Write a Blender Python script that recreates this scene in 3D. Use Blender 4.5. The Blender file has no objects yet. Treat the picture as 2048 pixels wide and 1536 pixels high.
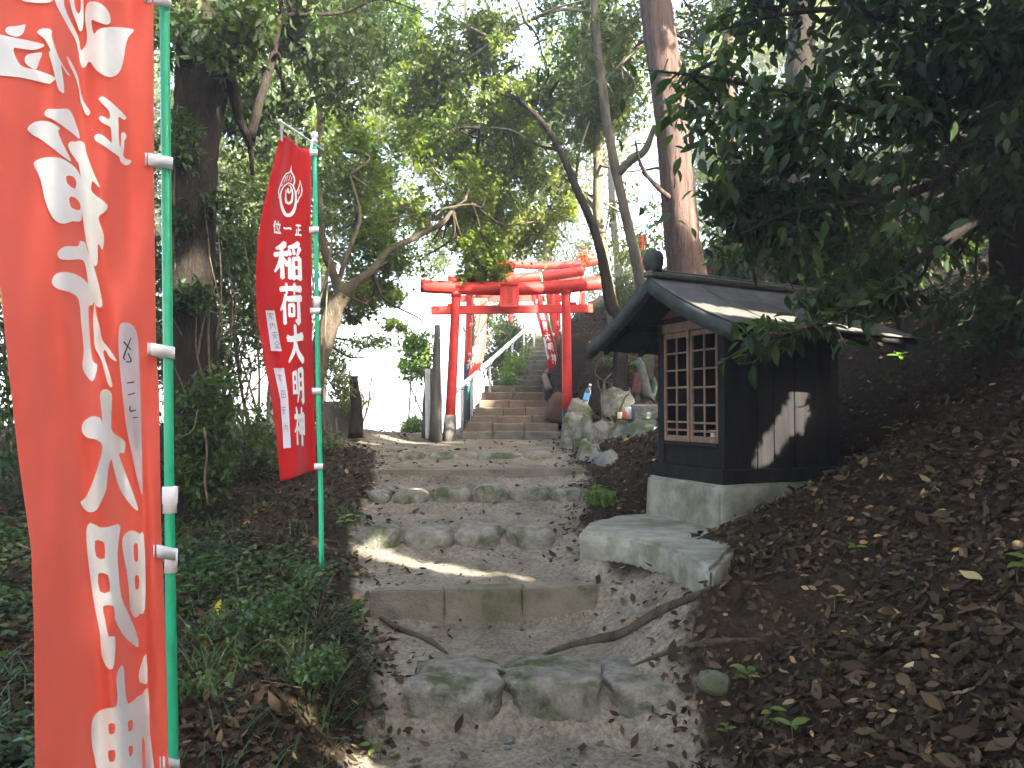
import bpy, bmesh, math, random
import numpy as np
from mathutils import Vector, Matrix, noise
from mathutils.geometry import delaunay_2d_cdt
R = math.radians
rng = np.random.default_rng(7)
random.seed(7)
SC = bpy.context.scene
COL = SC.collection

# ------------------------------------------------------------------ camera
F, CX, CY, HOR = 1600.0, 1024.0, 768.0, 820.0
PITCH = math.atan((HOR - CY) / F)
CAMZ = 1.5
cam = bpy.data.cameras.new('camera')
camo = bpy.data.objects.new('camera', cam)
COL.objects.link(camo)
cam.sensor_width = 36.0
cam.lens = F / 2048 * 36.0
cam.clip_start = 0.05
cam.clip_end = 2000
camo.location = (0, 0, CAMZ)
camo.rotation_euler = (math.pi / 2 + PITCH, 0, 0)
SC.camera = camo

# ------------------------------------------------------------------ light
SUN_AZ, SUN_EL = R(-42), R(27)          # azimuth from +X towards +Y
SDIR = Vector((math.cos(SUN_EL) * math.cos(SUN_AZ), math.cos(SUN_EL) * math.sin(SUN_AZ), math.sin(SUN_EL)))
w = bpy.data.worlds.new('World')
SC.world = w
w.use_nodes = True
nt = w.node_tree
nt.nodes.clear()
sky = nt.nodes.new('ShaderNodeTexSky')
sky.sky_type = 'NISHITA'
sky.sun_disc = False
sky.sun_elevation = SUN_EL
sky.sun_rotation = math.pi / 2 - SUN_AZ
sky.air_density = 0.75
sky.dust_density = 4.5
sky.ozone_density = 0.6
bg = nt.nodes.new('ShaderNodeBackground')
bg.inputs['Strength'].default_value = 0.15
wo = nt.nodes.new('ShaderNodeOutputWorld')
nt.links.new(sky.outputs[0], bg.inputs[0])
nt.links.new(bg.outputs[0], wo.inputs[0])
sl = bpy.data.lights.new('sun', 'SUN')
sl.energy = 5.0
sl.angle = R(0.5)
sl.color = (1.0, 0.94, 0.84)
so = bpy.data.objects.new('sun', sl)
COL.objects.link(so)
so.rotation_euler = SDIR.to_track_quat('Z', 'Y').to_euler()
SC.view_settings.view_transform = 'Standard'
SC.view_settings.look = 'None'
SC.view_settings.gamma = 1.0
SC.view_settings.exposure = 3.65
SC.view_settings.use_curve_mapping = False
SC.render.engine = 'CYCLES'
cy = SC.cycles
cy.max_bounces = 8
cy.diffuse_bounces = 5
cy.glossy_bounces = 3
cy.transmission_bounces = 5
cy.transparent_max_bounces = 8
cy.sample_clamp_indirect = 6.0
cy.use_denoising = True

# ------------------------------------------------------------------ helpers
FW = Vector((0, math.cos(PITCH), math.sin(PITCH)))
UPV = Vector((0, -math.sin(PITCH), math.cos(PITCH)))


def P(u, v, Y):
    """The world point that lies Y metres in front of the camera in the direction of photograph pixel (u, v)."""
    d = FW + Vector(((u - CX) / F, 0, 0)) + UPV * ((CY - v) / F)
    return Vector((0, 0, CAMZ)) + d * (Y / d.y)


def tag(o, label=None, cat=None, group=None, kind=None):
    for k, val in (('label', label), ('category', cat), ('group', group), ('kind', kind)):
        if val:
            o[k] = val
    return o


def link(o, parent=None):
    COL.objects.link(o)
    if parent is not None:
        o.parent = parent
        o.matrix_parent_inverse = INV[parent.name]
    return o


INV = {}


def empty(name, loc, label=None, cat=None, group=None, kind=None):
    o = bpy.data.objects.new(name, None)
    COL.objects.link(o)
    o.location = loc
    o.empty_display_size = 0.1
    INV[o.name] = Matrix.Translation(-Vector(loc))
    return tag(o, label, cat, group, kind)


def obj(name, me, mat=None, parent=None, **kw):
    if mat is not None and len(me.materials) == 0:
        me.materials.append(mat)
    o = bpy.data.objects.new(name, me)
    link(o, parent)
    INV[o.name] = (INV[parent.name].inverted() @ Matrix()).inverted() if parent is not None else Matrix()
    return tag(o, **kw)


# note: children always carry world coordinates in their meshes, the parent inverse undoes the empty's place
def sub_inv(o):
    INV[o.name] = Matrix()


def np_mesh(name, V, faces, smooth=False, tint=None, attr='tint'):
    """faces: (n,3) or (n,4) int array; tint: per-vertex values"""
    V = np.asarray(V, dtype=np.float32)
    faces = np.asarray(faces, dtype=np.int32)
    me = bpy.data.meshes.new(name)
    k = faces.shape[1]
    me.vertices.add(len(V))
    me.vertices.foreach_set('co', V.ravel())
    me.loops.add(faces.size)
    me.loops.foreach_set('vertex_index', faces.ravel())
    me.polygons.add(len(faces))
    me.polygons.foreach_set('loop_start', np.arange(0, faces.size, k, dtype=np.int32))
    me.polygons.foreach_set('loop_total', np.full(len(faces), k, dtype=np.int32))
    if smooth:
        me.polygons.foreach_set('use_smooth', np.ones(len(faces), dtype=bool))
    if tint is not None:
        a = me.attributes.new(attr, 'FLOAT', 'POINT')
        a.data.foreach_set('value', np.asarray(tint, dtype=np.float32))
    me.update(calc_edges=True)
    return me


def bm_mesh(name, bm, smooth=False):
    me = bpy.data.meshes.new(name)
    bm.to_mesh(me)
    bm.free()
    if smooth:
        me.polygons.foreach_set('use_smooth', np.ones(len(me.polygons), dtype=bool))
    return me


def add_box(bm, c, s, M=None, bevel=0.0):
    """box of size s centred at c (in frame M)"""
    r = bmesh.ops.create_cube(bm, size=1.0)
    vs = r['verts']
    for v in vs:
        v.co = Vector((v.co.x * s[0], v.co.y * s[1], v.co.z * s[2]))
    if bevel > 0:
        es = list({e for v in vs for e in v.link_edges})
        rb = bmesh.ops.bevel(bm, geom=es, offset=bevel, segments=1, affect='EDGES', profile=0.5)
        vs = list({v for f in rb['faces'] for v in f.verts} | {v for v in vs if v.is_valid})
    T = (M or Matrix()) @ Matrix.Translation(Vector(c))
    for v in vs:
        v.co = T @ v.co
    return vs


def box(name, c, s, mat, parent=None, M=None, bevel=0.004, rot=None, **kw):
    bm = bmesh.new()
    MM = M or Matrix()
    if rot is not None:
        MM = MM @ Matrix.Translation(Vector(c)) @ rot
        add_box(bm, (0, 0, 0), s, MM, bevel)
    else:
        add_box(bm, c, s, MM, bevel)
    return obj(name, bm_mesh(name, bm), mat, parent, **kw)


def catmull(pts, n=6, closed=False):
    pts = [np.array(p, dtype=float) for p in pts]
    if closed:
        Q = [pts[-1]] + pts + pts[:2]
        m = len(pts)
    else:
        Q = [2 * pts[0] - pts[1]] + pts + [2 * pts[-1] - pts[-2]]
        m = len(pts) - 1
    out = []
    for i in range(m):
        p0, p1, p2, p3 = Q[i:i + 4]
        for j in range(n):
            t = j / n
            out.append(0.5 * (2 * p1 + (p2 - p0) * t + (2 * p0 - 5 * p1 + 4 * p2 - p3) * t * t + (3 * p1 - p0 - 3 * p2 + p3) * t ** 3))
    if not closed:
        out.append(pts[-1])
    return np.array(out)


def tube_arrays(pts, radii, n=10, sub=4, rough=0.0, seed=0, cap=True, flat=None):
    """Tapered smooth tube through pts. Returns V, F(quads)."""
    A = np.array([list(p) + [r] for p, r in zip(pts, radii)], dtype=float)
    A = catmull(A, sub) if sub > 1 and len(A) > 2 else A
    C, Rr = A[:, :3], np.abs(A[:, 3])
    T = np.gradient(C, axis=0)
    T /= np.linalg.norm(T, axis=1)[:, None] + 1e-9
    up = np.array([0, 0, 1.0]) if abs(T[0][2]) < 0.9 else np.array([1.0, 0, 0])
    N = np.zeros_like(C)
    nrm = np.cross(up, T[0])
    nrm /= np.linalg.norm(nrm)
    for i in range(len(C)):
        nrm = nrm - T[i] * np.dot(nrm, T[i])
        nrm /= np.linalg.norm(nrm) + 1e-9
        N[i] = nrm
    B = np.cross(T, N)
    a = np.linspace(0, 2 * np.pi, n, endpoint=False)
    ca, sa = np.cos(a), np.sin(a)
    rr = Rr[:, None] * np.ones((1, n))
    if rough > 0:
        g = np.random.default_rng(seed)
        lobes = sum(g.normal(0, 1) * np.cos(k * a + g.uniform(0, 6.28))[None, :] * (0.6 + 0.4 * np.sin(np.linspace(0, g.uniform(3, 9), len(C)) + g.uniform(0, 6)))[:, None] for k in (2, 3, 5))
        rr = rr * (1 + rough * (0.5 * lobes + g.normal(0, .5, rr.shape)))
    V = C[:, None, :] + rr[..., None] * (ca[None, :, None] * N[:, None, :] + sa[None, :, None] * B[:, None, :])
    m = len(C)
    V = V.reshape(-1, 3)
    i = np.arange(m - 1)[:, None]
    j = np.arange(n)[None, :]
    j2 = (j + 1) % n
    Fq = np.stack([i * n + j, i * n + j2, (i + 1) * n + j2, (i + 1) * n + j], axis=-1).reshape(-1, 4)
    if cap:
        V = np.vstack([V, C[0], C[-1]])
        k0, k1 = len(V) - 2, len(V) - 1
        jj = np.arange(n)
        j3 = (jj + 1) % n
        f0 = np.stack([np.full(n, k0), j3, jj, np.full(n, k0)], axis=-1)
        # caps as degenerate-free quads: use pairs
        capf = []
        for s in range(0, n, 2):
            capf.append([k0, (s + 2) % n, (s + 1) % n, s])
            o = (m - 1) * n
            capf.append([k1, o + s, o + (s + 1) % n, o + (s + 2) % n])
        Fq = np.vstack([Fq, np.array(capf)])
    return V, Fq


def join_arrays(parts):
    Vs, Fs, off = [], [], 0
    for V, Fq in parts:
        Vs.append(V)
        Fs.append(Fq + off)
        off += len(V)
    return np.vstack(Vs), np.vstack(Fs)


def tube(name, pts, radii, mat, parent=None, n=10, sub=4, rough=0.0, seed=0, smooth=True, **kw):
    if not hasattr(radii, '__len__'):
        radii = [radii] * len(pts)
    V, Fq = tube_arrays(pts, radii, n, sub, rough, seed)
    return obj(name, np_mesh(name, V, Fq, smooth), mat, parent, **kw)


def lathe(name, prof, c, mat, parent=None, n=20, M=None, smooth=True, **kw):
    """prof: list of (r, z)"""
    a = np.linspace(0, 2 * np.pi, n, endpoint=False)
    V = np.array([[r * math.cos(t), r * math.sin(t), z] for r, z in prof for t in a])
    m = len(prof)
    Fq = [[i * n + j, i * n + (j + 1) % n, (i + 1) * n + (j + 1) % n, (i + 1) * n + j] for i in range(m - 1) for j in range(n)]
    if M is not None:
        V = np.array([(M @ Vector(p))[:] for p in V])
    V = V + np.array(c)
    me = np_mesh(name, V, Fq, smooth)
    return obj(name, me, mat, parent, **kw)


# value noise (numpy)
_H = np.random.default_rng(99).uniform(-1, 1, (256, 256))


def vnoise(x, y):
    xi, yi = np.floor(x).astype(int), np.floor(y).astype(int)
    fx, fy = x - xi, y - yi
    fx, fy = fx * fx * (3 - 2 * fx), fy * fy * (3 - 2 * fy)
    g = lambda a, b: _H[a % 256, b % 256]
    return (g(xi, yi) * (1 - fx) + g(xi + 1, yi) * fx) * (1 - fy) + (g(xi, yi + 1) * (1 - fx) + g(xi + 1, yi + 1) * fx) * fy


def fbm(x, y, o=4):
    s, a, t = 0, 1.0, 0
    for k in range(o):
        s = s + a * vnoise(x * 2 ** k + 17.3 * k, y * 2 ** k + 5.1 * k)
        t += a
        a *= 0.5
    return s / t


def sstep(x, a, b):
    t = np.clip((x - a) / (b - a), 0, 1)
    return t * t * (3 - 2 * t)


# ------------------------------------------------------------------ materials
def newmat(name):
    m = bpy.data.materials.new(name)
    m.use_nodes = True
    n = m.node_tree
    return m, n, n.nodes['Principled BSDF']


def ramp(n, stops, fac=None):
    r = n.nodes.new('ShaderNodeValToRGB')
    el = r.color_ramp.elements
    while len(el) > 1:
        el.remove(el[-1])
    el[0].position = stops[0][0]
    el[0].color = (*stops[0][1], 1)
    for p, c in stops[1:]:
        e = el.new(p)
        e.color = (*c, 1)
    if fac is not None:
        n.links.new(fac, r.inputs[0])
    return r.outputs[0]


def tex_noise(n, scale, detail=6, rough=0.6, vec=None, dist=0.0):
    t = n.nodes.new('ShaderNodeTexNoise')
    t.inputs['Scale'].default_value = scale
    t.inputs['Detail'].default_value = detail
    t.inputs['Roughness'].default_value = rough
    t.inputs['Distortion'].default_value = dist
    if vec is not None:
        n.links.new(vec, t.inputs['Vector'])
    return t.outputs['Fac']


def coords(n, scale=(1, 1, 1), rot=(0, 0, 0)):
    g = n.nodes.new('ShaderNodeNewGeometry')
    mp = n.nodes.new('ShaderNodeMapping')
    mp.inputs['Scale'].default_value = scale
    mp.inputs['Rotation'].default_value = rot
    n.links.new(g.outputs['Position'], mp.inputs['Vector'])
    return mp.outputs[0]


def mix(n, a, b, f):
    m = n.nodes.new('ShaderNodeMix')
    m.data_type = 'RGBA'
    for s, x in ((6, a), (7, b), (0, f)):
        if isinstance(x, (tuple, list)):
            m.inputs[s].default_value = (*x, 1)
        elif isinstance(x, (int, float)):
            m.inputs[s].default_value = x
        else:
            n.links.new(x, m.inputs[s])
    return m.outputs[2]


def bump(n, bs, h, strength=0.4, dist=0.01):
    b = n.nodes.new('ShaderNodeBump')
    b.inputs['Strength'].default_value = strength
    b.inputs['Distance'].default_value = dist
    n.links.new(h, b.inputs['Height'])
    n.links.new(b.outputs[0], bs.inputs['Normal'])


def mat_noise(name, c1, c2, scale=8, rough=0.85, bstr=0.4, bdist=0.01, c3=None, s3=2.0, vscale=(1, 1, 1), spec=0.1, bscale=None):
    m, n, b = newmat(name)
    vec = coords(n, vscale)
    f = tex_noise(n, scale, 8, 0.65, vec)
    col = ramp(n, [(0.3, c1), (0.7, c2)], f)
    if c3 is not None:
        g = tex_noise(n, s3, 7, 0.7, vec)
        gg = ramp(n, [(0.48, (0, 0, 0)), (0.62, (1, 1, 1))], g)
        col = mix(n, col, c3, gg)
    n.links.new(col, b.inputs['Base Color'])
    b.inputs['Roughness'].default_value = rough
    b.inputs['Specular IOR Level'].default_value = spec
    h = tex_noise(n, bscale or scale * 4, 8, 0.7, vec)
    bump(n, b, h, bstr, bdist)
    return m


def mat_plain(name, c, rough=0.6, spec=0.4, var=0.12, scale=20, bstr=0.1, metal=0.0):
    m, n, b = newmat(name)
    vec = coords(n)
    f = tex_noise(n, scale, 6, 0.6, vec)
    col = ramp(n, [(0.3, tuple(x * (1 - var) for x in c)), (0.7, tuple(min(1, x * (1 + var)) for x in c))], f)
    n.links.new(col, b.inputs['Base Color'])
    b.inputs['Roughness'].default_value = rough
    b.inputs['Specular IOR Level'].default_value = spec
    b.inputs['Metallic'].default_value = metal
    bump(n, b, f, bstr, 0.003)
    return m


def mat_leaf(name, stops, trans=0.45, rough=0.45, spec=0.4, tcol=(1.3, 1.5, 0.5)):
    m, n, b = newmat(name)
    at = n.nodes.new('ShaderNodeAttribute')
    at.attribute_name = 'tint'
    col = ramp(n, stops, at.outputs['Fac'])
    n.links.new(col, b.inputs['Base Color'])
    b.inputs['Roughness'].default_value = rough
    b.inputs['Specular IOR Level'].default_value = spec
    tr = n.nodes.new('ShaderNodeBsdfTranslucent')
    mm = n.nodes.new('ShaderNodeMix')
    mm.data_type = 'RGBA'
    mm.blend_type = 'MULTIPLY'
    mm.inputs[0].default_value = 1
    n.links.new(col, mm.inputs[6])
    mm.inputs[7].default_value = (*tcol, 1)
    n.links.new(mm.outputs[2], tr.inputs['Color'])
    ms = n.nodes.new('ShaderNodeMixShader')
    ms.inputs[0].default_value = trans
    n.links.new(b.outputs[0], ms.inputs[1])
    n.links.new(tr.outputs[0], ms.inputs[2])
    n.links.new(ms.outputs[0], n.nodes['Material Output'].inputs['Surface'])
    return m


def mat_cloth(name, c, trans=0.45, tc=None, rough=0.65, weave=900):
    m, n, b = newmat(name)
    vec = coords(n)
    f = tex_noise(n, 9, 5, 0.6, vec)
    col = ramp(n, [(0.25, tuple(x * 0.9 for x in c)), (0.75, tuple(min(1, x * 1.08) for x in c))], f)
    n.links.new(col, b.inputs['Base Color'])
    b.inputs['Roughness'].default_value = rough
    b.inputs['Specular IOR Level'].default_value = 0.25
    b.inputs['Sheen Weight'].default_value = 0.15
    bump(n, b, tex_noise(n, weave, 2, 0.5, vec), 0.25, 0.001)
    tr = n.nodes.new('ShaderNodeBsdfTranslucent')
    tr.inputs['Color'].default_value = (*(tc or c), 1)
    ms = n.nodes.new('ShaderNodeMixShader')
    ms.inputs[0].default_value = trans
    n.links.new(b.outputs[0], ms.inputs[1])
    n.links.new(tr.outputs[0], ms.inputs[2])
    n.links.new(ms.outputs[0], n.nodes['Material Output'].inputs['Surface'])
    return m


def mat_ground():
    m, n, b = newmat('soil')
    at = n.nodes.new('ShaderNodeAttribute')
    at.attribute_name = 'path'
    vec = coords(n)
    f1 = tex_noise(n, 3.0, 9, 0.65, vec)
    f2 = tex_noise(n, 38, 6, 0.7, vec)
    f3 = tex_noise(n, 160, 3, 0.6, vec)
    sandy = ramp(n, [(0.3, (0.125, 0.105, 0.077)), (0.55, (0.235, 0.206, 0.158)), (0.8, (0.35, 0.315, 0.25))], f1)
    peb = ramp(n, [(0.42, (0.55, 0.52, 0.48)), (0.56, (1, 1, 1)), (0.72, (1.3, 1.25, 1.2))], f2)
    mm = n.nodes.new('ShaderNodeMix')
    mm.data_type = 'RGBA'
    mm.blend_type = 'MULTIPLY'
    mm.inputs[0].default_value = 0.8
    n.links.new(sandy, mm.inputs[6])
    n.links.new(peb, mm.inputs[7])
    humus = ramp(n, [(0.3, (0.016, 0.012, 0.008)), (0.6, (0.04, 0.029, 0.02)), (0.8, (0.075, 0.055, 0.037))], f2)
    # ragged blend of path and humus
    ad = n.nodes.new('ShaderNodeMath')
    ad.operation = 'ADD'
    n.links.new(at.outputs['Fac'], ad.inputs[0])
    sb = n.nodes.new('ShaderNodeMath')
    sb.operation = 'MULTIPLY_ADD'
    n.links.new(f1, sb.inputs[0])
    sb.inputs[1].default_value = 1.2
    sb.inputs[2].default_value = -0.6
    n.links.new(sb.outputs[0], ad.inputs[1])
    fac = ramp(n, [(0.35, (0, 0, 0)), (0.65, (1, 1, 1))], ad.outputs[0])
    col = mix(n, humus, mm.outputs[2], fac)
    n.links.new(col, b.inputs['Base Color'])
    b.inputs['Roughness'].default_value = 0.95
    b.inputs['Specular IOR Level'].default_value = 0.05
    h = n.nodes.new('ShaderNodeMath')
    h.operation = 'ADD'
    n.links.new(f2, h.inputs[0])
    n.links.new(f3, h.inputs[1])
    bump(n, b, h.outputs[0], 0.7, 0.02)
    return m


M_GROUND = mat_ground()
M_STONE = mat_noise('mossy_stone', (0.12, 0.11, 0.085), (0.30, 0.285, 0.235), 13, 0.93, 1.0, 0.03, (0.07, 0.085, 0.035), 4.0, bscale=45)
M_STONE2 = mat_noise('grey_boulder', (0.09, 0.094, 0.085), (0.23, 0.23, 0.21), 11, 0.92, 1.0, 0.03, (0.085, 0.10, 0.055), 3.6, bscale=28)
M_CURB = mat_noise('worn_concrete', (0.11, 0.095, 0.07), (0.25, 0.22, 0.175), 8, 0.94, 0.9, 0.02, (0.10, 0.095, 0.055), 4)
M_PLINTH = mat_noise('plinth_concrete', (0.15, 0.15, 0.12), (0.31, 0.305, 0.25), 7, 0.92, 0.8, 0.015, (0.13, 0.135, 0.085), 2.2)
M_BLOCK = mat_noise('step_block', (0.09, 0.07, 0.052), (0.22, 0.175, 0.135), 7, 0.92, 0.6, 0.012, (0.12, 0.082, 0.06), 1.3)
M_BLOCK2 = mat_noise('grey_step_block', (0.07, 0.062, 0.05), (0.19, 0.17, 0.14), 7, 0.92, 0.6, 0.012, (0.07, 0.08, 0.045), 3)
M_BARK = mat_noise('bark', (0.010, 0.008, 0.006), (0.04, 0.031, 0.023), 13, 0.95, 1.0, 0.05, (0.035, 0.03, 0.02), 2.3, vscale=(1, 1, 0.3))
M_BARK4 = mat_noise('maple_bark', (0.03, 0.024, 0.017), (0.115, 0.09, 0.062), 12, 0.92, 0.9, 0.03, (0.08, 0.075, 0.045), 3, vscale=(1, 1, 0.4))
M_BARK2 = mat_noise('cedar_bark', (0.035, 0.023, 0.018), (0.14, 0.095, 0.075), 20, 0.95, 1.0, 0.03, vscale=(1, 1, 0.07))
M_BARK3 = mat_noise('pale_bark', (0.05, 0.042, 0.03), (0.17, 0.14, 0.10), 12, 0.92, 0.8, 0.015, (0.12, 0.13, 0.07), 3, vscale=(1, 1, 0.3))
M_RED = mat_noise('vermilion_paint', (0.44, 0.022, 0.014), (0.55, 0.036, 0.022), 7, 0.55, 0.5, 0.006, (0.34, 0.018, 0.014), 3.2, spec=0.35)
M_REDDK = mat_plain('dark_red_paint', (0.22, 0.012, 0.01), 0.6)
M_BLACK = mat_plain('black_footing', (0.018, 0.022, 0.035), 0.6)
M_WOODDK = mat_noise('dark_wood', (0.0045, 0.0042, 0.0042), (0.016, 0.014, 0.013), 14, 0.75, 0.7, 0.006, vscale=(1, 1, 0.12), spec=0.12)  # near-black base colour for the shrine timbers
M_WOODGR = mat_noise('verge_board', (0.022, 0.026, 0.025), (0.055, 0.062, 0.058), 10, 0.7, 0.4, 0.006, vscale=(1, 1, 1))
M_WOODBR = mat_noise('lattice_wood', (0.12, 0.075, 0.05), (0.24, 0.165, 0.12), 22, 0.75, 0.5, 0.004, vscale=(1, 1, 0.3))
M_ROOF = mat_noise('roof_metal', (0.055, 0.048, 0.042), (0.15, 0.13, 0.11), 10, 0.75, 0.4, 0.006, (0.07, 0.075, 0.06), 3)
M_POST = mat_noise('weathered_post', (0.045, 0.042, 0.036), (0.12, 0.113, 0.097), 12, 0.92, 0.8, 0.01, vscale=(1, 1, 0.2))
M_GREENP = mat_plain('green_pole', (0.02, 0.42, 0.22), 0.35, 0.5, 0.05)
M_WHITEP = mat_plain('white_plastic', (0.72, 0.74, 0.78), 0.45, 0.4, 0.05)
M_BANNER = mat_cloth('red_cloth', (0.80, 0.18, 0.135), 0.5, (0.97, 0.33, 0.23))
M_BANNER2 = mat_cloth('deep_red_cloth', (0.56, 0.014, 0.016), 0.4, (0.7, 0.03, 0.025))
M_LETTER = mat_cloth('white_print', (0.78, 0.84, 0.84), 0.12, (0.8, 0.8, 0.75))
M_INK = mat_plain('ink', (0.03, 0.035, 0.07), 0.7)
M_TAG = mat_cloth('paper_tag', (0.70, 0.73, 0.82), 0.3)
M_RAIL = mat_plain('galvanised_rail', (0.74, 0.77, 0.80), 0.35, 0.6, 0.06)
M_RAILP = mat_plain('rail_post_paint', (0.45, 0.48, 0.46), 0.5)
M_CERAMIC = mat_plain('white_glaze', (0.62, 0.66, 0.66), 0.2, 0.5, 0.03)
M_FABRIC = mat_plain('faded_red_bib', (0.11, 0.045, 0.035), 0.9, 0.1, 0.3)
M_DOLL = mat_noise('statue_stone', (0.04, 0.05, 0.04), (0.095, 0.107, 0.09), 16, 0.9, 0.6, 0.01)
M_CANR = mat_plain('red_can', (0.55, 0.07, 0.02), 0.3, 0.5)
M_CANY = mat_plain('cream_can', (0.62, 0.60, 0.40), 0.3, 0.5)
M_CANS = mat_plain('silver_can', (0.45, 0.5, 0.56), 0.3, 0.5, metal=0.6)
M_BLUE = mat_plain('blue_label', (0.12, 0.38, 0.62), 0.4)
M_SHEET = mat_cloth('white_sheet', (0.75, 0.77, 0.76), 0.4)
M_TWIG = mat_noise('twig', (0.06, 0.045, 0.03), (0.17, 0.13, 0.09), 30, 0.9, 0.5, 0.004)
M_ROPE = mat_plain('old_rope', (0.22, 0.19, 0.15), 0.9)
mg, n_, b_ = newmat('clear_plastic')
b_.inputs['Base Color'].default_value = (0.85, 0.93, 0.97, 1)
b_.inputs['Roughness'].default_value = 0.08
b_.inputs['Transmission Weight'].default_value = 0.9
b_.inputs['IOR'].default_value = 1.2
M_CLEAR = mg
L_FAR = mat_leaf('far_leaf', [(0, (0.06, 0.10, 0.02)), (0.5, (0.11, 0.15, 0.035)), (1, (0.19, 0.20, 0.06))], 0.55, tcol=(1.5, 1.6, .6))
L_MAPLE = mat_leaf('maple_leaf', [(0, (0.06, 0.10, 0.016)), (0.6, (0.11, 0.15, 0.025)), (1, (0.18, 0.20, 0.04))], 0.6, tcol=(1.5, 1.7, .6))
L_MID = mat_leaf('oak_leaf', [(0, (0.03, 0.055, 0.02)), (0.6, (0.06, 0.085, 0.03)), (1, (0.11, 0.115, 0.05))], 0.45)
L_DARK = mat_leaf('laurel_leaf', [(0, (0.013, 0.028, 0.010)), (0.6, (0.028, 0.054, 0.018)), (1, (0.06, 0.095, 0.025))], 0.45, 0.45, 0.22)
L_OLIVE = mat_leaf('olive_leaf', [(0, (0.035, 0.065, 0.015)), (0.6, (0.08, 0.12, 0.026)), (1, (0.19, 0.21, 0.06))], 0.55, tcol=(1.5, 1.6, .6))
L_BRIGHT = mat_leaf('young_leaf', [(0, (0.07, 0.13, 0.02)), (1, (0.14, 0.21, 0.04))], 0.5)
L_GRASS = mat_leaf('grass_blade', [(0, (0.02, 0.04, 0.014)), (0.6, (0.045, 0.085, 0.026)), (1, (0.10, 0.15, 0.045))], 0.4)
L_AUTUMN = mat_leaf('autumn_leaf', [(0, (0.45, 0.08, 0.02)), (1, (0.6, 0.18, 0.03))], 0.6, tcol=(1.3, 1, .6))
L_DEAD = mat_leaf('dead_leaf', [(0, (0.017, 0.012, 0.007)), (0.45, (0.045, 0.031, 0.018)), (0.75, (0.098, 0.069, 0.041)), (0.93, (0.23, 0.17, 0.10)), (0.96, (0.30, 0.15, 0.04)), (1, (0.34, 0.30, 0.16))], 0.12, 0.85, 0.08, (1, .9, .7))
L_YELLOW = mat_leaf('yellow_leaf', [(0, (0.6, 0.45, 0.04)), (1, (0.65, 0.5, 0.05))], 0.4)

# ------------------------------------------------------------------ terrain
STAIR = [(863, 922, 1126), (846, 932, 1118), (831, 942, 1122), (815, 951, 1094), (801, 957, 1095), (785, 962, 1090), (771, 968, 1084), (759, 985, 1082), (751, 1000, 1090), (740, 1014, 1100), (729, 1020, 1104), (720, 1026, 1108), (710, 1034, 1110), (702, 1042, 1112), (693, 1050, 1114), (685, 1056, 1116), (677, 1061, 1118), (671, 1066, 1120), (665, 1070, 1122)]
ST_Y0, ST_D = 10.35, 0.38
stairs = []
for i, (v, ul, ur) in enumerate(STAIR):
    y = ST_Y0 + ST_D * i
    a, b = P(ul, v, y), P(ur, v, y)
    stairs.append((y, a.z, a.x, b.x))
PZ = [(-3, -0.15), (2.2, -0.1), (3.0, -0.06), (3.72, -0.02), (3.98, 0.17), (4.3, 0.165), (4.84, 0.195), (4.92, 0.41), (5.6, 0.475), (5.84, 0.60), (6.6, 0.655), (6.9, 0.78), (7.42, 0.83), (7.55, 0.94), (8.25, 0.95), (8.45, 1.03), (9.3, 1.08), (10.3, 1.12)]
for i, (y, z, a, b) in enumerate(stairs):
    PZ.append((y + 0.04, (stairs[i - 1][1] if i else 1.13) - 0.05))
PZ += [(18.0, 3.1), (22, 3.6), (40, 5.0), (300, 6.0)]
PZ = np.array(PZ)
PC = [(-3, 0.1, 0.8), (2.5, 0.08, 0.75), (3.9, 0.1, 0.72), (4.86, -0.14, 0.74), (5.75, -0.33, 0.78), (6.8, -0.30, 0.9), (7.5, -0.30, 0.95), (8.4, -0.4, 1.0), (9.3, -0.55, 1.25), (10.1, -0.25, 1.0), (10.3, 0.0, 0.68)]
PC += [(y, (a + b) / 2, (b - a) / 2) for (y, z, a, b) in stairs] + [(30, 1.5, .5), (300, 1.5, .5)]
PC = np.array(PC)
# small shrine: local frame (a along the ridge away from the path, b towards the camera)
SO = Vector((1.287, 5.90, 0))
SA, SB = Vector((.927, .375, 0)), Vector((.375, -.927, 0))
SHM = Matrix(((SA.x, SB.x, 0, SO.x), (SA.y, SB.y, 0, SO.y), (0, 0, 1, 0), (0, 0, 0, 1)))


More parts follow.
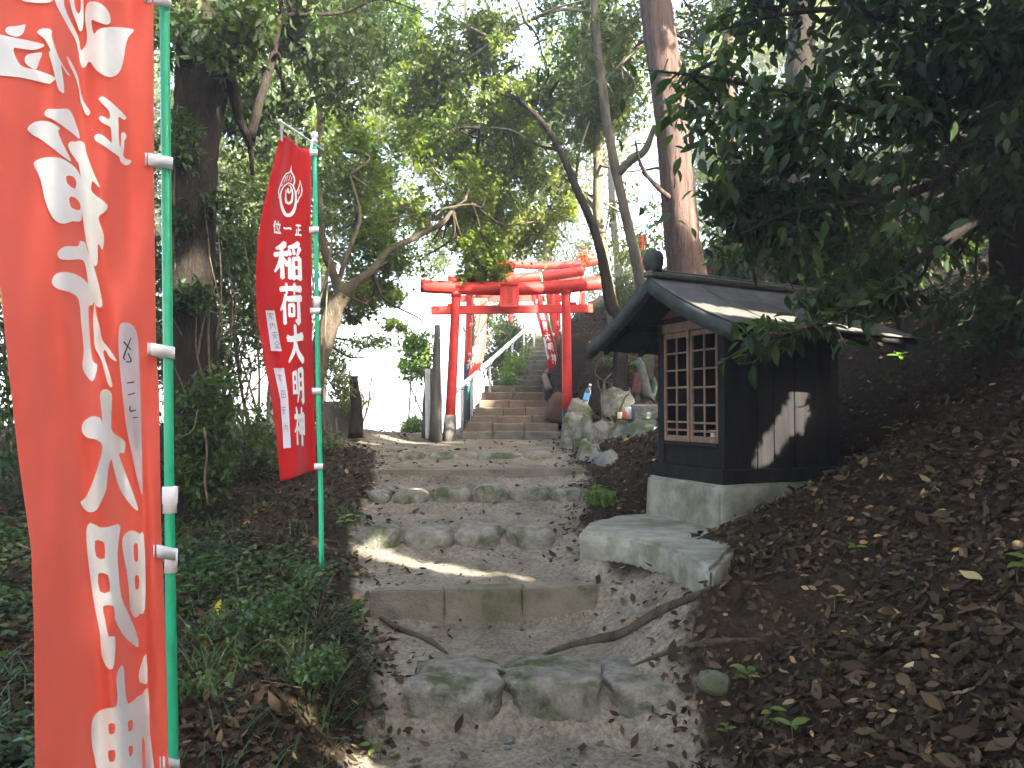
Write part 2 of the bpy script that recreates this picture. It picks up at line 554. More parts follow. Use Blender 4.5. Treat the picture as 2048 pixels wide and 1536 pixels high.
def terr(x, y, fine=True):
    x = np.asarray(x, float)
    y = np.asarray(y, float)
    zp = np.interp(y, PZ[:, 0], PZ[:, 1])
    zs = np.interp(y, PZ[:, 0], np.interp(PZ[:, 0], [-3, 2.5, 4.4, 5.4, 7, 8.5, 10.3, 17.2, 22, 40, 300], [-.15, -.08, .14, .42, .72, .98, 1.12, 3.0, 3.6, 5, 6]))
    xc = np.interp(y, PC[:, 0], PC[:, 1])
    hw = np.interp(y, PC[:, 0], PC[:, 2])
    wob = 0.07 * fbm(y * 1.3, y * 0 + 3.7, 3)
    dr = x - (xc + hw) + wob
    dl = (xc - hw) - x + wob
    out = np.maximum(np.maximum(dr, dl), 0)
    k = sstep(out, 0, 0.35)
    base = zp * (1 - k) + zs * k
    # right: hillside
    bh = np.interp(y, [0, 8.7, 9.6, 11, 14, 18, 30], [0, 0, .35, .85, .8, .5, .3])
    s = np.interp(y, [0, 4, 7, 8, 9, 12, 20, 60], [.56, .56, .56, .49, .50, .55, .4, .15])
    rr = np.maximum(dr, 0)
    rise = s * np.where(rr < 9, rr, 9 + (rr - 9) * .12) + bh * sstep(rr, 0.0, 0.45)
    # left: low bank, then falling away towards the clearing
    lb = np.interp(y, [0, 2.5, 4.6, 5.2, 7, 8.6, 10], [.18, .20, .27, .15, .12, .06, 0])
    ll = np.maximum(dl, 0)
    risel = lb * sstep(ll, -0.12, 0.5) + .07 * np.minimum(ll, 3.0)
    fall = sstep(y, 9.6, 12) * sstep(ll, .0, .35)
    backz = 1.12 - np.clip(y - 10.6, 0, 60) * .06
    zl = (base + risel) * (1 - fall) + np.minimum(base + risel, backz) * fall
    # dense wooded mound left of the staircase
    z = np.where(dr > 0, base + rise, np.where(dl > 0, zl, base))
    # cut for the shrine's pad
    a = (x - SO.x) * SA.x + (y - SO.y) * SA.y
    b = (x - SO.x) * SB.x + (y - SO.y) * SB.y
    dx = np.maximum(np.maximum(-.75 - a, a - 1.15), 0)
    dy = np.maximum(np.maximum(-.6 - b, b - .55), 0)
    dd = np.hypot(dx, dy)
    cap = .60 + .30 * np.clip(a, 0, 1.2) + .75 * dd + .35 * np.maximum(dx, 0)
    z = np.minimum(z, cap)
    for sx, sy, ex, ey in ((.47, 5.35, .76, 5.1), (.76, 5.1, .97, 4.65), (.97, 4.65, 1.0, 4.2)):
        tt = np.clip(((x - sx) * (ex - sx) + (y - sy) * (ey - sy)) / ((ex - sx) ** 2 + (ey - sy) ** 2), 0, 1)
        z = np.maximum(z, .53 - .8 * np.hypot(x - sx - tt * (ex - sx), y - sy - tt * (ey - sy)))
    tt = np.clip((x - 1.0) / .7, 0, 1)
    z = np.maximum(z, .62 + .10 * tt - 1.6 * np.hypot(x - 1.0 - .7 * tt, y - 4.12 + .05 * tt))
    if fine:
        offp = sstep(out, 0.05, 0.5)
        z = z + (.012 + .035 * offp) * fbm(x * 2.1, y * 2.1, 4) + (.006 + .012 * offp) * fbm(x * 11, y * 11, 3)
        far = sstep(np.hypot(x, y - 5), 15, 40)
        z = z + far * 0.4 * fbm(x * .1, y * .1, 3)
    return z


def hit(u, v):
    for Y in np.arange(2.5, 14, .02):
        p = P(u, v, Y)
        if float(terr(p.x, p.y)) >= p.z:
            return p[:]
    return p[:]


def on_path(x, y, a=-.12, b=.22):
    xc = np.interp(y, PC[:, 0], PC[:, 1])
    hw = np.interp(y, PC[:, 0], PC[:, 2])
    return 1 - sstep(np.abs(x - xc) - hw, a, b)


def build_ground():
    def axis(lo, hi, d, ext, g=1.25):
        c = list(np.arange(lo, hi, d))
        s = d
        while c[-1] < ext:
            s *= g
            c.append(c[-1] + s)
        s = d
        pre = [lo]
        while pre[-1] > -ext:
            s *= g
            pre.append(pre[-1] - s)
        return np.array(pre[:0:-1] + c)
    xs = axis(-3.4, 4.6, .035, 400)
    ys = axis(1.9, 12.5, .035, 500)
    X, Y = np.meshgrid(xs, ys)
    Z = terr(X, Y)
    nx, ny = len(xs), len(ys)
    V = np.stack([X, Y, Z], -1).reshape(-1, 3)
    i = np.arange(ny - 1)[:, None]
    j = np.arange(nx - 1)[None, :]
    Fq = np.stack([i * nx + j, i * nx + j + 1, (i + 1) * nx + j + 1, (i + 1) * nx + j], -1).reshape(-1, 4)
    far = (Y > 9.3) & (X < -0.9) & (X > -14)
    pm = on_path(X, Y)
    # the clearing beyond the path's left fork is pale bare earth
    pm = np.maximum(pm, sstep(Y, 8.8, 9.6) * sstep(-X, 0.6, 1.0) * (1 - sstep(-X, 2.0 + (Y - 9) * .5, 3.0 + (Y - 9) * .5)))
    # bare earth round the near stones and the concrete slab
    pm = np.maximum(pm, .8 * (1 - sstep(np.hypot((X - .35) / .85, (Y - 4.5) / .8), .6, 1.05)))
    rt = X / np.maximum(Y, .1)
    pm = np.maximum(pm, sstep(Y, 9.2, 10.0) * sstep(rt, -.5, -.3) * (1 - sstep(rt, -.07, -.02)))  # far ground coloured pale in a view wedge so it renders as glare
    me = np_mesh('ground', V, Fq, True, pm.ravel(), 'path')
    return obj('ground', me, M_GROUND, None, kind='structure', label='earth path and leaf covered slopes of the shrine woodland')


ground = build_ground()
INV['ground'] = Matrix()

# ------------------------------------------------------------------ stones
def rock_arrays(c, s, seed, rz=0.0, sq=2.6, rough=0.16, sub=3, tilt=(0, 0), flat_top=0.0):
    bm = bmesh.new()
    bmesh.ops.create_icosphere(bm, subdivisions=sub, radius=1)
    V = np.array([v.co[:] for v in bm.verts])
    Fq = np.array([[v.index for v in f.verts] for f in bm.faces])
    bm.free()
    d = (np.abs(V) ** sq).sum(1) ** (1 / sq)
    V = V / d[:, None]
    off = seed * 7.13
    nz = np.array([noise.fractal(Vector(p) * 1.3 + Vector((off, off * .7, 0)), 0.8, 2.1, 4) + .4 * noise.noise(Vector(p) * 4 + Vector((off, 0, 3))) + .18 * noise.noise(Vector(p) * 11 + Vector((off, 5, 3))) for p in V])
    V = V * (1 + rough * nz)[:, None]
    if flat_top:
        V[:, 2] = np.where(V[:, 2] > flat_top, flat_top + (V[:, 2] - flat_top) * .25, V[:, 2])
    V = V * (np.array(s) / 2)
    Rm = (Matrix.Rotation(rz, 3, 'Z') @ Matrix.Rotation(tilt[0], 3, 'X') @ Matrix.Rotation(tilt[1], 3, 'Y'))
    V = V @ np.array(Rm).T + np.array(c)
    return V, Fq


def rock(name, c, s, seed, mat=M_STONE, parent=None, **kw):
    g = {k: kw.pop(k) for k in list(kw) if k in ('rz', 'sq', 'rough', 'sub', 'tilt', 'flat_top')}
    V, Fq = rock_arrays(c, s, seed, **g)
    return obj(name, np_mesh(name, V, Fq, True), mat, parent, **kw)


def step_row(Y, items, zt, zb, label, mat=M_STONE, depth=.3, **g):
    e = empty('stone_step', P((items[0][0] + items[-1][1]) / 2, (zt + zb) / 2, Y), label=label, kind='structure')
    for k, (u0, u1, vt, vb) in enumerate(items):
        a, b = P(u0, vt, Y), P(u1, vb, Y)
        w_, h_ = b.x - a.x, a.z - b.z
        c = ((a.x + b.x) / 2, Y + depth * .42, (a.z + b.z) / 2 - .03)
        rock('stone', c, (w_ * 1.02, depth, h_ + .10), int(Y * 10) + k, mat, e, **g)
    return e


step_row(3.86, [(815, 1004, 1350, 1466), (1014, 1214, 1343, 1480), (1220, 1400, 1352, 1450)], 1350, 1460, 'lowest step of big rounded mossy stones set in the earth', depth=.46, sq=5, rough=.2, sub=4, flat_top=.62)
step_row(5.72, [(712, 800, 1062, 1100), (806, 908, 1068, 1108), (910, 1006, 1060, 1110), (1014, 1112, 1064, 1108)], 1062, 1106, 'step of four rounded stones above the sunlit tread', depth=.36, sq=4.5, rough=.18)
step_row(6.78, [(735, 782, 986, 1014), (784, 858, 988, 1022), (864, 944, 982, 1022), (946, 1018, 978, 1022), (1020, 1100, 982, 1020), (1100, 1165, 984, 1004)], 985, 1020, 'step of six blocky stones, third row up the path', depth=.34, sq=5, rough=.17)
step_row(8.36, [(792, 852, 906, 922), (856, 918, 908, 926), (922, 1044, 908, 926), (1046, 1110, 906, 922)], 907, 925, 'low worn stone row just below the red gate', depth=.28, sq=3.6, rough=.12)


def curb(name, u0, v0, Y0, u1, v1, Y1, h, d, mat, parent, seed):
    """worn block between two top-edge points"""
    a, b = P(u0, v0, Y0), P(u1, v1, Y1)
    L = (b - a).length
    bm = bmesh.new()
    bmesh.ops.create_cube(bm, size=1)
    for v in bm.verts:
        v.co = Vector((v.co.x * (L - .006), v.co.y * d, v.co.z * h))
    bmesh.ops.bevel(bm, geom=bm.edges[:], offset=.008, segments=2, affect='EDGES')
    bmesh.ops.subdivide_edges(bm, edges=[e for e in bm.edges if e.calc_length() > .05], cuts=5, use_grid_fill=True)
    ang = math.atan2(b.y - a.y, b.x - a.x)
    pit = math.asin(max(-1, min(1, (b.z - a.z) / L)))
    T = Matrix.Translation((a + b) / 2) @ Matrix.Rotation(ang, 4, 'Z') @ Matrix.Rotation(-pit, 4, 'Y') @ Matrix.Translation((0, d / 2, -h / 2))
    for v in bm.verts:
        q = noise.noise(v.co * 9 + Vector((seed * 3.1, 0, 0)))
        v.co += Vector((q, noise.noise(v.co * 7 + Vector((0, seed, 4))), .7 * noise.noise(v.co * 6 + Vector((9, seed, 0))))) * .011
        v.co = T @ v.co
    return obj(name, bm_mesh(name, bm, False), mat, parent)


e = empty('concrete_step', P(965, 1215, 4.86), label='tall concrete kerb step at the foot of the sunlit tread', kind='structure')
curb('block', 738, 1182, 4.86, 888, 1180, 4.85, .30, .16, M_CURB, e, 1)
curb('block', 889, 1180, 4.85, 1044, 1178, 4.85, .30, .16, M_CURB, e, 2)
curb('block', 1045, 1178, 4.85, 1196, 1172, 4.88, .30, .16, M_CURB, e, 3)
e = empty('stone_curb_step', P(960, 950, 7.5), label='long dressed stone kerb step, fourth up the path', kind='structure')
curb('block', 756, 940, 7.5, 1006, 938, 7.48, .2, .16, M_CURB, e, 5)
curb('block', 1007, 938, 7.46, 1168, 936, 7.5, .2, .16, M_CURB, e, 6)

# upper staircase
e = empty('staircase', (0, 10.3, 1.1), label='long flight of worn block stairs climbing through the red gates', kind='structure')
for i, (y, z, xa, xb) in enumerate(stairs):
    nb = 3 if i < 4 else (2 if i < 12 else 1)
    cuts = [xa + (xb - xa) * (k / nb + (random.uniform(-.07, .07) if 0 < k < nb else 0)) for k in range(nb + 1)]
    zprev = stairs[i - 1][1] if i else 1.1
    h = z - zprev + .09
    for k in range(nb):
        bm = bmesh.new()
        wd = cuts[k + 1] - cuts[k] - .006
        add_box(bm, (0, 0, 0), (wd, ST_D + .06, h), None, .012)
        T = Matrix.Translation(((cuts[k] + cuts[k + 1]) / 2, y + (ST_D + .06) / 2 + random.uniform(-.012, .012), z - h / 2 + random.uniform(-.008, .008))) @ Matrix.Rotation(random.uniform(-.012, .012), 4, 'Z') @ Matrix.Rotation(random.uniform(-.01, .01), 4, 'Y')
        bm.transform(T)
        obj('block', bm_mesh('block', bm), M_BLOCK if 1 <= i < 6 else M_BLOCK2, e)
# sloping kerb on the right of the stairs
for k in range(3):
    i0, i1 = 5 + 2 * k, 7 + 2 * k
    a, b = stairs[i0], stairs[i1]
    pa, pb = Vector((a[3] + .06, a[0], a[1] + .05)), Vector((b[3] + .06, b[0], b[1] + .05))
    tube('kerb_stone', [pa, pb], [.06, .06], M_BLOCK, e, n=6, sub=1, smooth=False)

# small stones on the path
for k, (u, v, Y, s) in enumerate([(857, 1250, 4.62, .05), (1018, 1446, 3.72, .045), (1015, 1452, 3.66, .03), (1135, 1492, 3.5, .035), (1100, 1505, 3.45, .03), (760, 1440, 3.8, .04), (905, 1505, 3.5, .025)]):
    p = P(u, v, Y)
    rock('pebble', (p.x, p.y, float(terr(p.x, p.y)) + s * .2), (s * 1.2, s, s * .8), 50 + k, M_STONE2, ground, sub=2)
hp = hit(1430, 1378)
rock('flat_stone', (hp[0], hp[1] + .03, hp[2] + .015), (.16, .16, .13), 71, M_STONE2, None, sq=2.2,
     label='dull grey rounded stone sunk in litter right of the mossy step', cat='stone')

# retaining rocks on the right of the path below the gate
ROCKS = [  # u, vtop, vbottom, width px, Y, label
    (1146, 826, 930, 46, 9.2, 'tall dark mossy rock against the foot of the right gate post'),
    (1176, 838, 945, 48, 8.9, 'upright green rock beside the leaning water bottle'),
    (1215, 846, 925, 70, 9.0, 'dark rounded rock in the bank between bottle and cans'),
    (1170, 880, 965, 36, 8.4, 'narrow slanted rock at the right edge of the kerb step'),
    (1186, 905, 975, 30, 8.1, 'slim pale pointed rock left of the big slanted slab'),
    (1208, 905, 982, 62, 7.9, 'big pale grey slanted slab at the right end of the steps'),
    (1292, 843, 885, 72, 8.4, 'long grey boulder under the statue, beside the little shrine'),
    (1250, 850, 915, 60, 8.7, 'shadowed boulder below the drink cans'),
    (1238, 770, 840, 60, 9.5, 'dark rock step behind the bottle'),
    (1160, 800, 850, 40, 9.6, 'rusty brown rock beside the right gate post foot'),
]
for k, (u, vt, vb, wp, Y, lab) in enumerate(ROCKS):
    Y = Y - .25
    a, b = P(u - wp / 2, vt, Y), P(u + wp / 2, vb, Y)
    h = a.z - b.z + .18
    rock('rock', ((a.x + b.x) / 2, Y + .1, a.z - h / 2), ((b.x - a.x) * 1.12, .42, h), 100 + k, M_STONE2 if k in (4, 5, 6) else M_STONE, None,
         sq=2.8, rough=.24, tilt=(R(-10), R(14 if k in (3, 4, 5) else random.uniform(-6, 8))), label=lab, cat='rock', group='rocks shoring up the right bank')
a = P(1112, 815, 10.9)
rock('rock', (a.x + .03, 10.95, a.z - .02), (.30, .34, .42), 131, mat_plain('rusty_stone', (.085, .048, .03), .9, .2, .25, 12, .5), None, sq=4, rough=.1, tilt=(0, R(18)),
     label='flat rust brown stone leaning beside the stairs inside the gate', cat='rock')
p = P(668, 885, 9.2)
rock('boulder', (p.x, p.y, p.z), (.24, .22, .2), 140, M_STONE2, None, sq=2.2, rough=.1, label='small pale boulder left of the path by the grey stake', cat='stone')

# ------------------------------------------------------------------ shrine (hokora)
e = empty('plinth', SHM @ Vector((0, 0, .6)), label='stepped grey concrete plinth carrying the little dark shrine', cat='plinth')


def poly_prism(name, pts, z0, z1, mat, parent, bev=.02, seed=0, M=None, taper=0.0):
    bm = bmesh.new()
    c = sum((Vector((x, y, 0)) for x, y in pts), Vector()) / len(pts)
    lo = [bm.verts.new((c.x + (x - c.x) * (1 + taper), c.y + (y - c.y) * (1 + taper), z0)) for x, y in pts]
    hi = [bm.verts.new((x, y, z1)) for x, y in pts]
    bm.faces.new(hi)
    bm.faces.new(lo[::-1])
    for i in range(len(pts)):
        j = (i + 1) % len(pts)
        bm.faces.new((lo[i], lo[j], hi[j], hi[i]))
    bmesh.ops.recalc_face_normals(bm, faces=bm.faces[:])
    bmesh.ops.bevel(bm, geom=bm.edges[:], offset=bev, segments=2, affect='EDGES')
    bmesh.ops.triangulate(bm, faces=bm.faces[:])
    for _ in range(5):
        es = [x for x in bm.edges if x.calc_length() > .09]
        if not es:
            break
        bmesh.ops.subdivide_edges(bm, edges=es, cuts=1)
        bmesh.ops.triangulate(bm, faces=bm.faces[:])
    for v in bm.verts:
        q = Vector((noise.noise(v.co * 6 + Vector((seed, 0, 0))), noise.noise(v.co * 6 + Vector((0, seed, 5))), noise.noise(v.co * 6 + Vector((8, 0, seed)))))
        q2 = Vector((noise.noise(v.co * 19 + Vector((seed, 3, 0))), noise.noise(v.co * 19), noise.noise(v.co * 19 + Vector((8, 0, seed)))))
        v.co += q * .007 + q2 * .004
    if M:
        bm.transform(M)
    return obj(name, bm_mesh(name, bm, True), mat, parent)


def gp(u, v, z):
    """ground-plane point seen at pixel (u,v) on height z"""
    d = FW + Vector(((u - CX) / F, 0, 0)) + UPV * ((CY - v) / F)
    t = (z - CAMZ) / d.z
    return (d.x * t, d.y * t)


ZS = .69
slab = [gp(1160, 1062, ZS), gp(1172, 1045, ZS), gp(1230, 1031, ZS), gp(1320, 1026, ZS), gp(1500, 1035, ZS), gp(1560, 1048, ZS), gp(1480, 1080, ZS), gp(1445, 1118, ZS), gp(1424, 1138, ZS), gp(1400, 1130, ZS), gp(1340, 1094, ZS), gp(1250, 1070, ZS)]
poly_prism('slab', slab, .12, ZS, M_PLINTH, e, .025, 2, taper=.03)
poly_prism('upper_block', [(-.05, -.47), (1.12, -.47), (1.12, .47), (-.05, .47)], .45, .985, M_PLINTH, e, .018, 5, SHM, .05)


sh = empty('shrine', SHM @ Vector((.5, 0, .985)), label='little dark wooden shrine with lattice doors and gabled roof on a concrete plinth', cat='shrine')
ZB, ZW = .987, 2.17      # foot and top of walls
BH = .405                # half width
D0, D1 = .02, 1.03


def sbox(name, a0, a1, b0, b1, z0, z1, mat, parent=sh, bev=.004, **kw):
    return box(name, ((a0 + a1) / 2, (b0 + b1) / 2, (z0 + z1) / 2), (a1 - a0, b1 - b0, z1 - z0), mat, parent, SHM, bev, **kw)


# sill beams
sbox('sill_beam', D0 - .03, D0 + .06, -BH - .03, BH + .03, ZB, ZB + .10, M_WOODDK)
sbox('sill_beam', D0 + .062, D1 + .03, BH - .05, BH + .03, ZB, ZB + .095, M_WOODDK)
sbox('sill_beam', D0 + .062, D1 + .03, -BH - .03, -BH + .05, ZB, ZB + .095, M_WOODDK)
for (a_, b_2) in ((D0, BH - .06), (D0, -BH - .015), (D1 - .06, BH - .06), (D1 - .06, -BH - .015)):
    sbox('corner_post', a_, a_ + .075, b_2, b_2 + .075, ZB + .101, ZW - .008, M_WOODDK)
# side wall planks facing the camera and the far side, back
for s in (1, -1):
    x0 = D0 + .078
    widths = [.235, .15, .19, .2, .115]
    tw = sum(widths)
    sc_ = (D1 - .062 - x0) / tw
    for wd in widths:
        wd *= sc_
        bb = s * (BH - .028)
        sbox('plank', x0 + .003, x0 + wd - .003, bb - .01, bb + .01, ZB + .096, ZW, M_WOODDK, bev=.003)
        x0 += wd
    sbox('wall_lining', D0 + .08, D1 - .07, s * (BH - .045) - .004, s * (BH - .045) + .004, ZB + .1, ZW - .01, M_WOODDK, bev=0)
    # horizontal rails proud of the planks
    sbox('rail', D0 + .078, D1 - .063, min(s * (BH - .018), s * (BH - .002)), max(s * (BH - .018), s * (BH - .002)), 2.075, 2.13, M_WOODDK)
sbox('back_wall', D1 - .02, D1, -BH + .08, BH - .08, ZB + .1, ZW, M_WOODDK)
sbox('floor_board', D0 + .05, D1 - .03, -BH + .05, BH - .05, 1.19, 1.215, M_WOODBR)
# front: panel under the doors, door frames with lattice, transom
sbox('front_panel', D0 + .02, D0 + .045, -BH + .06, BH - .06, ZB + .101, 1.235, M_WOODDK)
sbox('door_sill', D0 - .005, D0 + .06, -BH + .055, BH - .062, 1.236, 1.262, M_WOODDK)
for s, dn in ((-1, 'far'), (1, 'near')):
    d = empty('door', SHM @ Vector((D0, s * .17, 1.27)))
    d.parent = sh
    d.matrix_parent_inverse = INV[sh.name]
    INV[d.name] = Matrix.Translation(-Vector(SHM @ Vector((D0, s * .17, 1.27))))
    b0, b1 = (-.335, -.004) if s < 0 else (.004, .335)
    z0, z1 = 1.264, 2.085
    off = .008 if s > 0 else 0.0
    sbox('stile', D0 + off, D0 + .022 + off, b0, b0 + .026, z0, z1, M_WOODBR, d)
    sbox('stile', D0 + off, D0 + .022 + off, b1 - .026, b1, z0, z1, M_WOODBR, d)
    sbox('rail', D0 + off + .001, D0 + .021 + off, b0 + .027, b1 - .027, z0, z0 + .045, M_WOODBR, d)
    sbox('rail', D0 + off + .001, D0 + .021 + off, b0 + .027, b1 - .027, z1 - .04, z1, M_WOODBR, d)
    bmid = (b0 + b1) / 2
    sbox('lattice_bar', D0 + off + .004, D0 + .018 + off, bmid - .009, bmid + .009, z0 + .046, z1 - .041, M_WOODBR, d)
    for zz in (1.345, 1.405, 1.535, 1.665, 1.80, 1.935) if s > 0 else (1.35, 1.41, 1.54, 1.67, 1.80, 1.93):
        sbox('lattice_bar', D0 + off + .006, D0 + .0165 + off, b0 + .027, bmid - .0095, zz - .008, zz + .008, M_WOODBR, d)
        sbox('lattice_bar', D0 + off + .006, D0 + .0165 + off, bmid + .0095, b1 - .027, zz - .008, zz + .008, M_WOODBR, d)
sbox('latch_strip', D0 - .014, D0 - .002, -.018, .018, 2.03, 2.16, M_WOODBR)
sbox('lintel', D0 - .01, D0 + .06, -BH + .062, BH - .062, 2.088, 2.16, M_WOODBR)
sbox('tie_beam', D0 - .03, D0 + .05, -BH - .06, BH + .06, 2.163, 2.20, M_WOODDK)
sbox('tie_beam', D1 - .07, D1 + .01, -BH - .06, BH + .06, 2.163, 2.20, M_WOODDK)

# roof: concave slopes
RA0, RA1 = -.31, 1.25
ZR, ZE, HS = 2.455, 2.03, .96
prof = []
for i in range(11):
    t = i / 10
    prof.append((t * HS, ZR - (ZR - ZE) * (1.28 * t - .28 * t * t)))


def roof_half(name, s, thick, grow, mat, zoff, a0=RA0, a1=RA1, b_in=0.0, parent=sh):
    V, Fq = [], []
    na = 12
    for ia in range(na + 1):
        a = a0 + (a1 - a0) * ia / na
        for (b, z) in prof:
            bb = b_in + b * (1 + grow)
            V.append(SHM @ Vector((a, s * bb, z + zoff - .035 * (a - RA0))))
        for (b, z) in prof:
            bb = b_in + b * (1 + grow)
            V.append(SHM @ Vector((a, s * bb, z + zoff - thick - .035 * (a - RA0))))
    m = len(prof)
    st = 2 * m
    for ia in range(na):
        for k in range(m - 1):
            p0 = ia * st + k
            Fq.append([p0, p0 + 1, p0 + 1 + st, p0 + st])
            q0 = p0 + m
            Fq.append([q0 + st, q0 + 1 + st, q0 + 1, q0])
        p = ia * st + m - 1
        Fq.append([p, p + m, p + m + st, p + st])
        p = ia * st
        Fq.append([p + m, p, p + st, p + m + st])
    for ia in (0, na):
        for k in range(m - 1):
            p0 = ia * st + k
            Fq.append([p0, p0 + m, p0 + m + 1, p0 + 1] if ia == 0 else [p0 + 1, p0 + m + 1, p0 + m, p0])
    return obj(name, np_mesh(name, [v[:] for v in V], Fq, False), mat, parent)


roof = empty('roof', SHM @ Vector((.4, 0, 2.3)))
roof.parent = sh
roof.matrix_parent_inverse = INV[sh.name]
INV[roof.name] = Matrix.Translation(-Vector(SHM @ Vector((.4, 0, 2.3))))
for s in (1, -1):
    roof_half('roof_boarding', s, .03, 0, M_WOODDK, 0, RA0 + .035, RA1 - .035, 0, roof)
    # sheets lapped one over the other
    ns = 4
    for k in range(ns):
        a0 = RA0 - .01 + (RA1 - RA0 + .02) * k / ns
        a1 = RA0 - .01 + (RA1 - RA0 + .02) * (k + 1) / ns
        roof_half('roof_sheet', s, .008, .015, M_ROOF, .012 + .004 * (k % 2), a0 + .002, a1 + .006, .004, roof)
    # verge boards: thick curved boards at both gables
    for a0, a1, nm in ((RA0 - .02, RA0 + .03, 'verge_board'), (RA1 - .03, RA1 + .02, 'verge_board')):
        roof_half(nm, s, .105, .0, M_WOODGR, .003, a0, a1, .002, roof)
    # rafters
    for k in range(5):
        a = RA0 + .12 + k * .33
        roof_half('rafter', s, .03, -.05, M_WOODDK, -.033, a, a + .03, .0, roof)
TR = SHM @ Matrix.Translation(((RA0 + RA1) / 2, 0, ZR - .035 * (RA1 - RA0) / 2)) @ Matrix.Rotation(.035, 4, 'Y')
box('ridge_cap', (0, 0, .03), (RA1 - RA0 + .06, .10, .045), M_ROOF, roof, TR, .012)
box('ridge_cap', (0, 0, .062), (RA1 - RA0 + .02, .055, .016), M_ROOF, roof, TR, .006)
# ridge-end ornament
V, Fq = rock_arrays((SHM @ Vector((RA0 + .03, 0, ZR + .12)))[:], (.11, .17, .17), 77, rz=math.atan2(.375, .927), sq=3, rough=.25, sub=3)
obj('ridge_ornament', np_mesh('ridge_ornament', V, Fq, True), M_WOODGR, roof)
# gable fill and gegyo boards
bm = bmesh.new()
pts = [(-.42, 2.202), (.42, 2.202)] + [(.02, ZR - .08), (-.02, ZR - .08)]
fr = [bm.verts.new((D0 + .0, b, z - .015)) for b, z in pts]
bk = [bm.verts.new((D0 + .02, b, z - .015)) for b, z in pts]
bm.faces.new(fr)
bm.faces.new(bk[::-1])
for i in range(4):
    bm.faces.new((fr[i], bk[i], bk[(i + 1) % 4], fr[(i + 1) % 4]))
bm.transform(SHM)
obj('gable_board', bm_mesh('gable_board', bm), M_WOODBR, roof)
box('ridge_beam', ((RA0 + RA1) / 2, 0, ZR - .13), (RA1 - RA0 - .1, .06, .07), M_WOODDK, roof, SHM, .005)
for s in (1, -1):
    box('eave_beam', ((RA0 + RA1) / 2, s * (BH + .04), 2.13), (RA1 - RA0 - .16, .05, .05), M_WOODDK, roof, SHM, .005)

# vases inside
vp = [(0, 0), (.035, 0), (.045, .02), (.042, .05), (.022, .085), (.018, .11), (.036, .135), (.032, .137), (.015, .115)]
vp2 = [(0, 0), (.04, 0), (.052, .03), (.05, .055), (.036, .075), (.05, .10), (.046, .102), (.032, .08)]
lathe('vase', vp, (SHM @ Vector((.13, .14, 1.216)))[:], M_CERAMIC, None, label='slim white offering vase behind the shrine lattice', cat='vase')
lathe('vase', vp2, (SHM @ Vector((.12, .27, 1.216)))[:], M_CERAMIC, None, label='squat wide white bowl behind the shrine lattice, by the near corner', cat='vase')

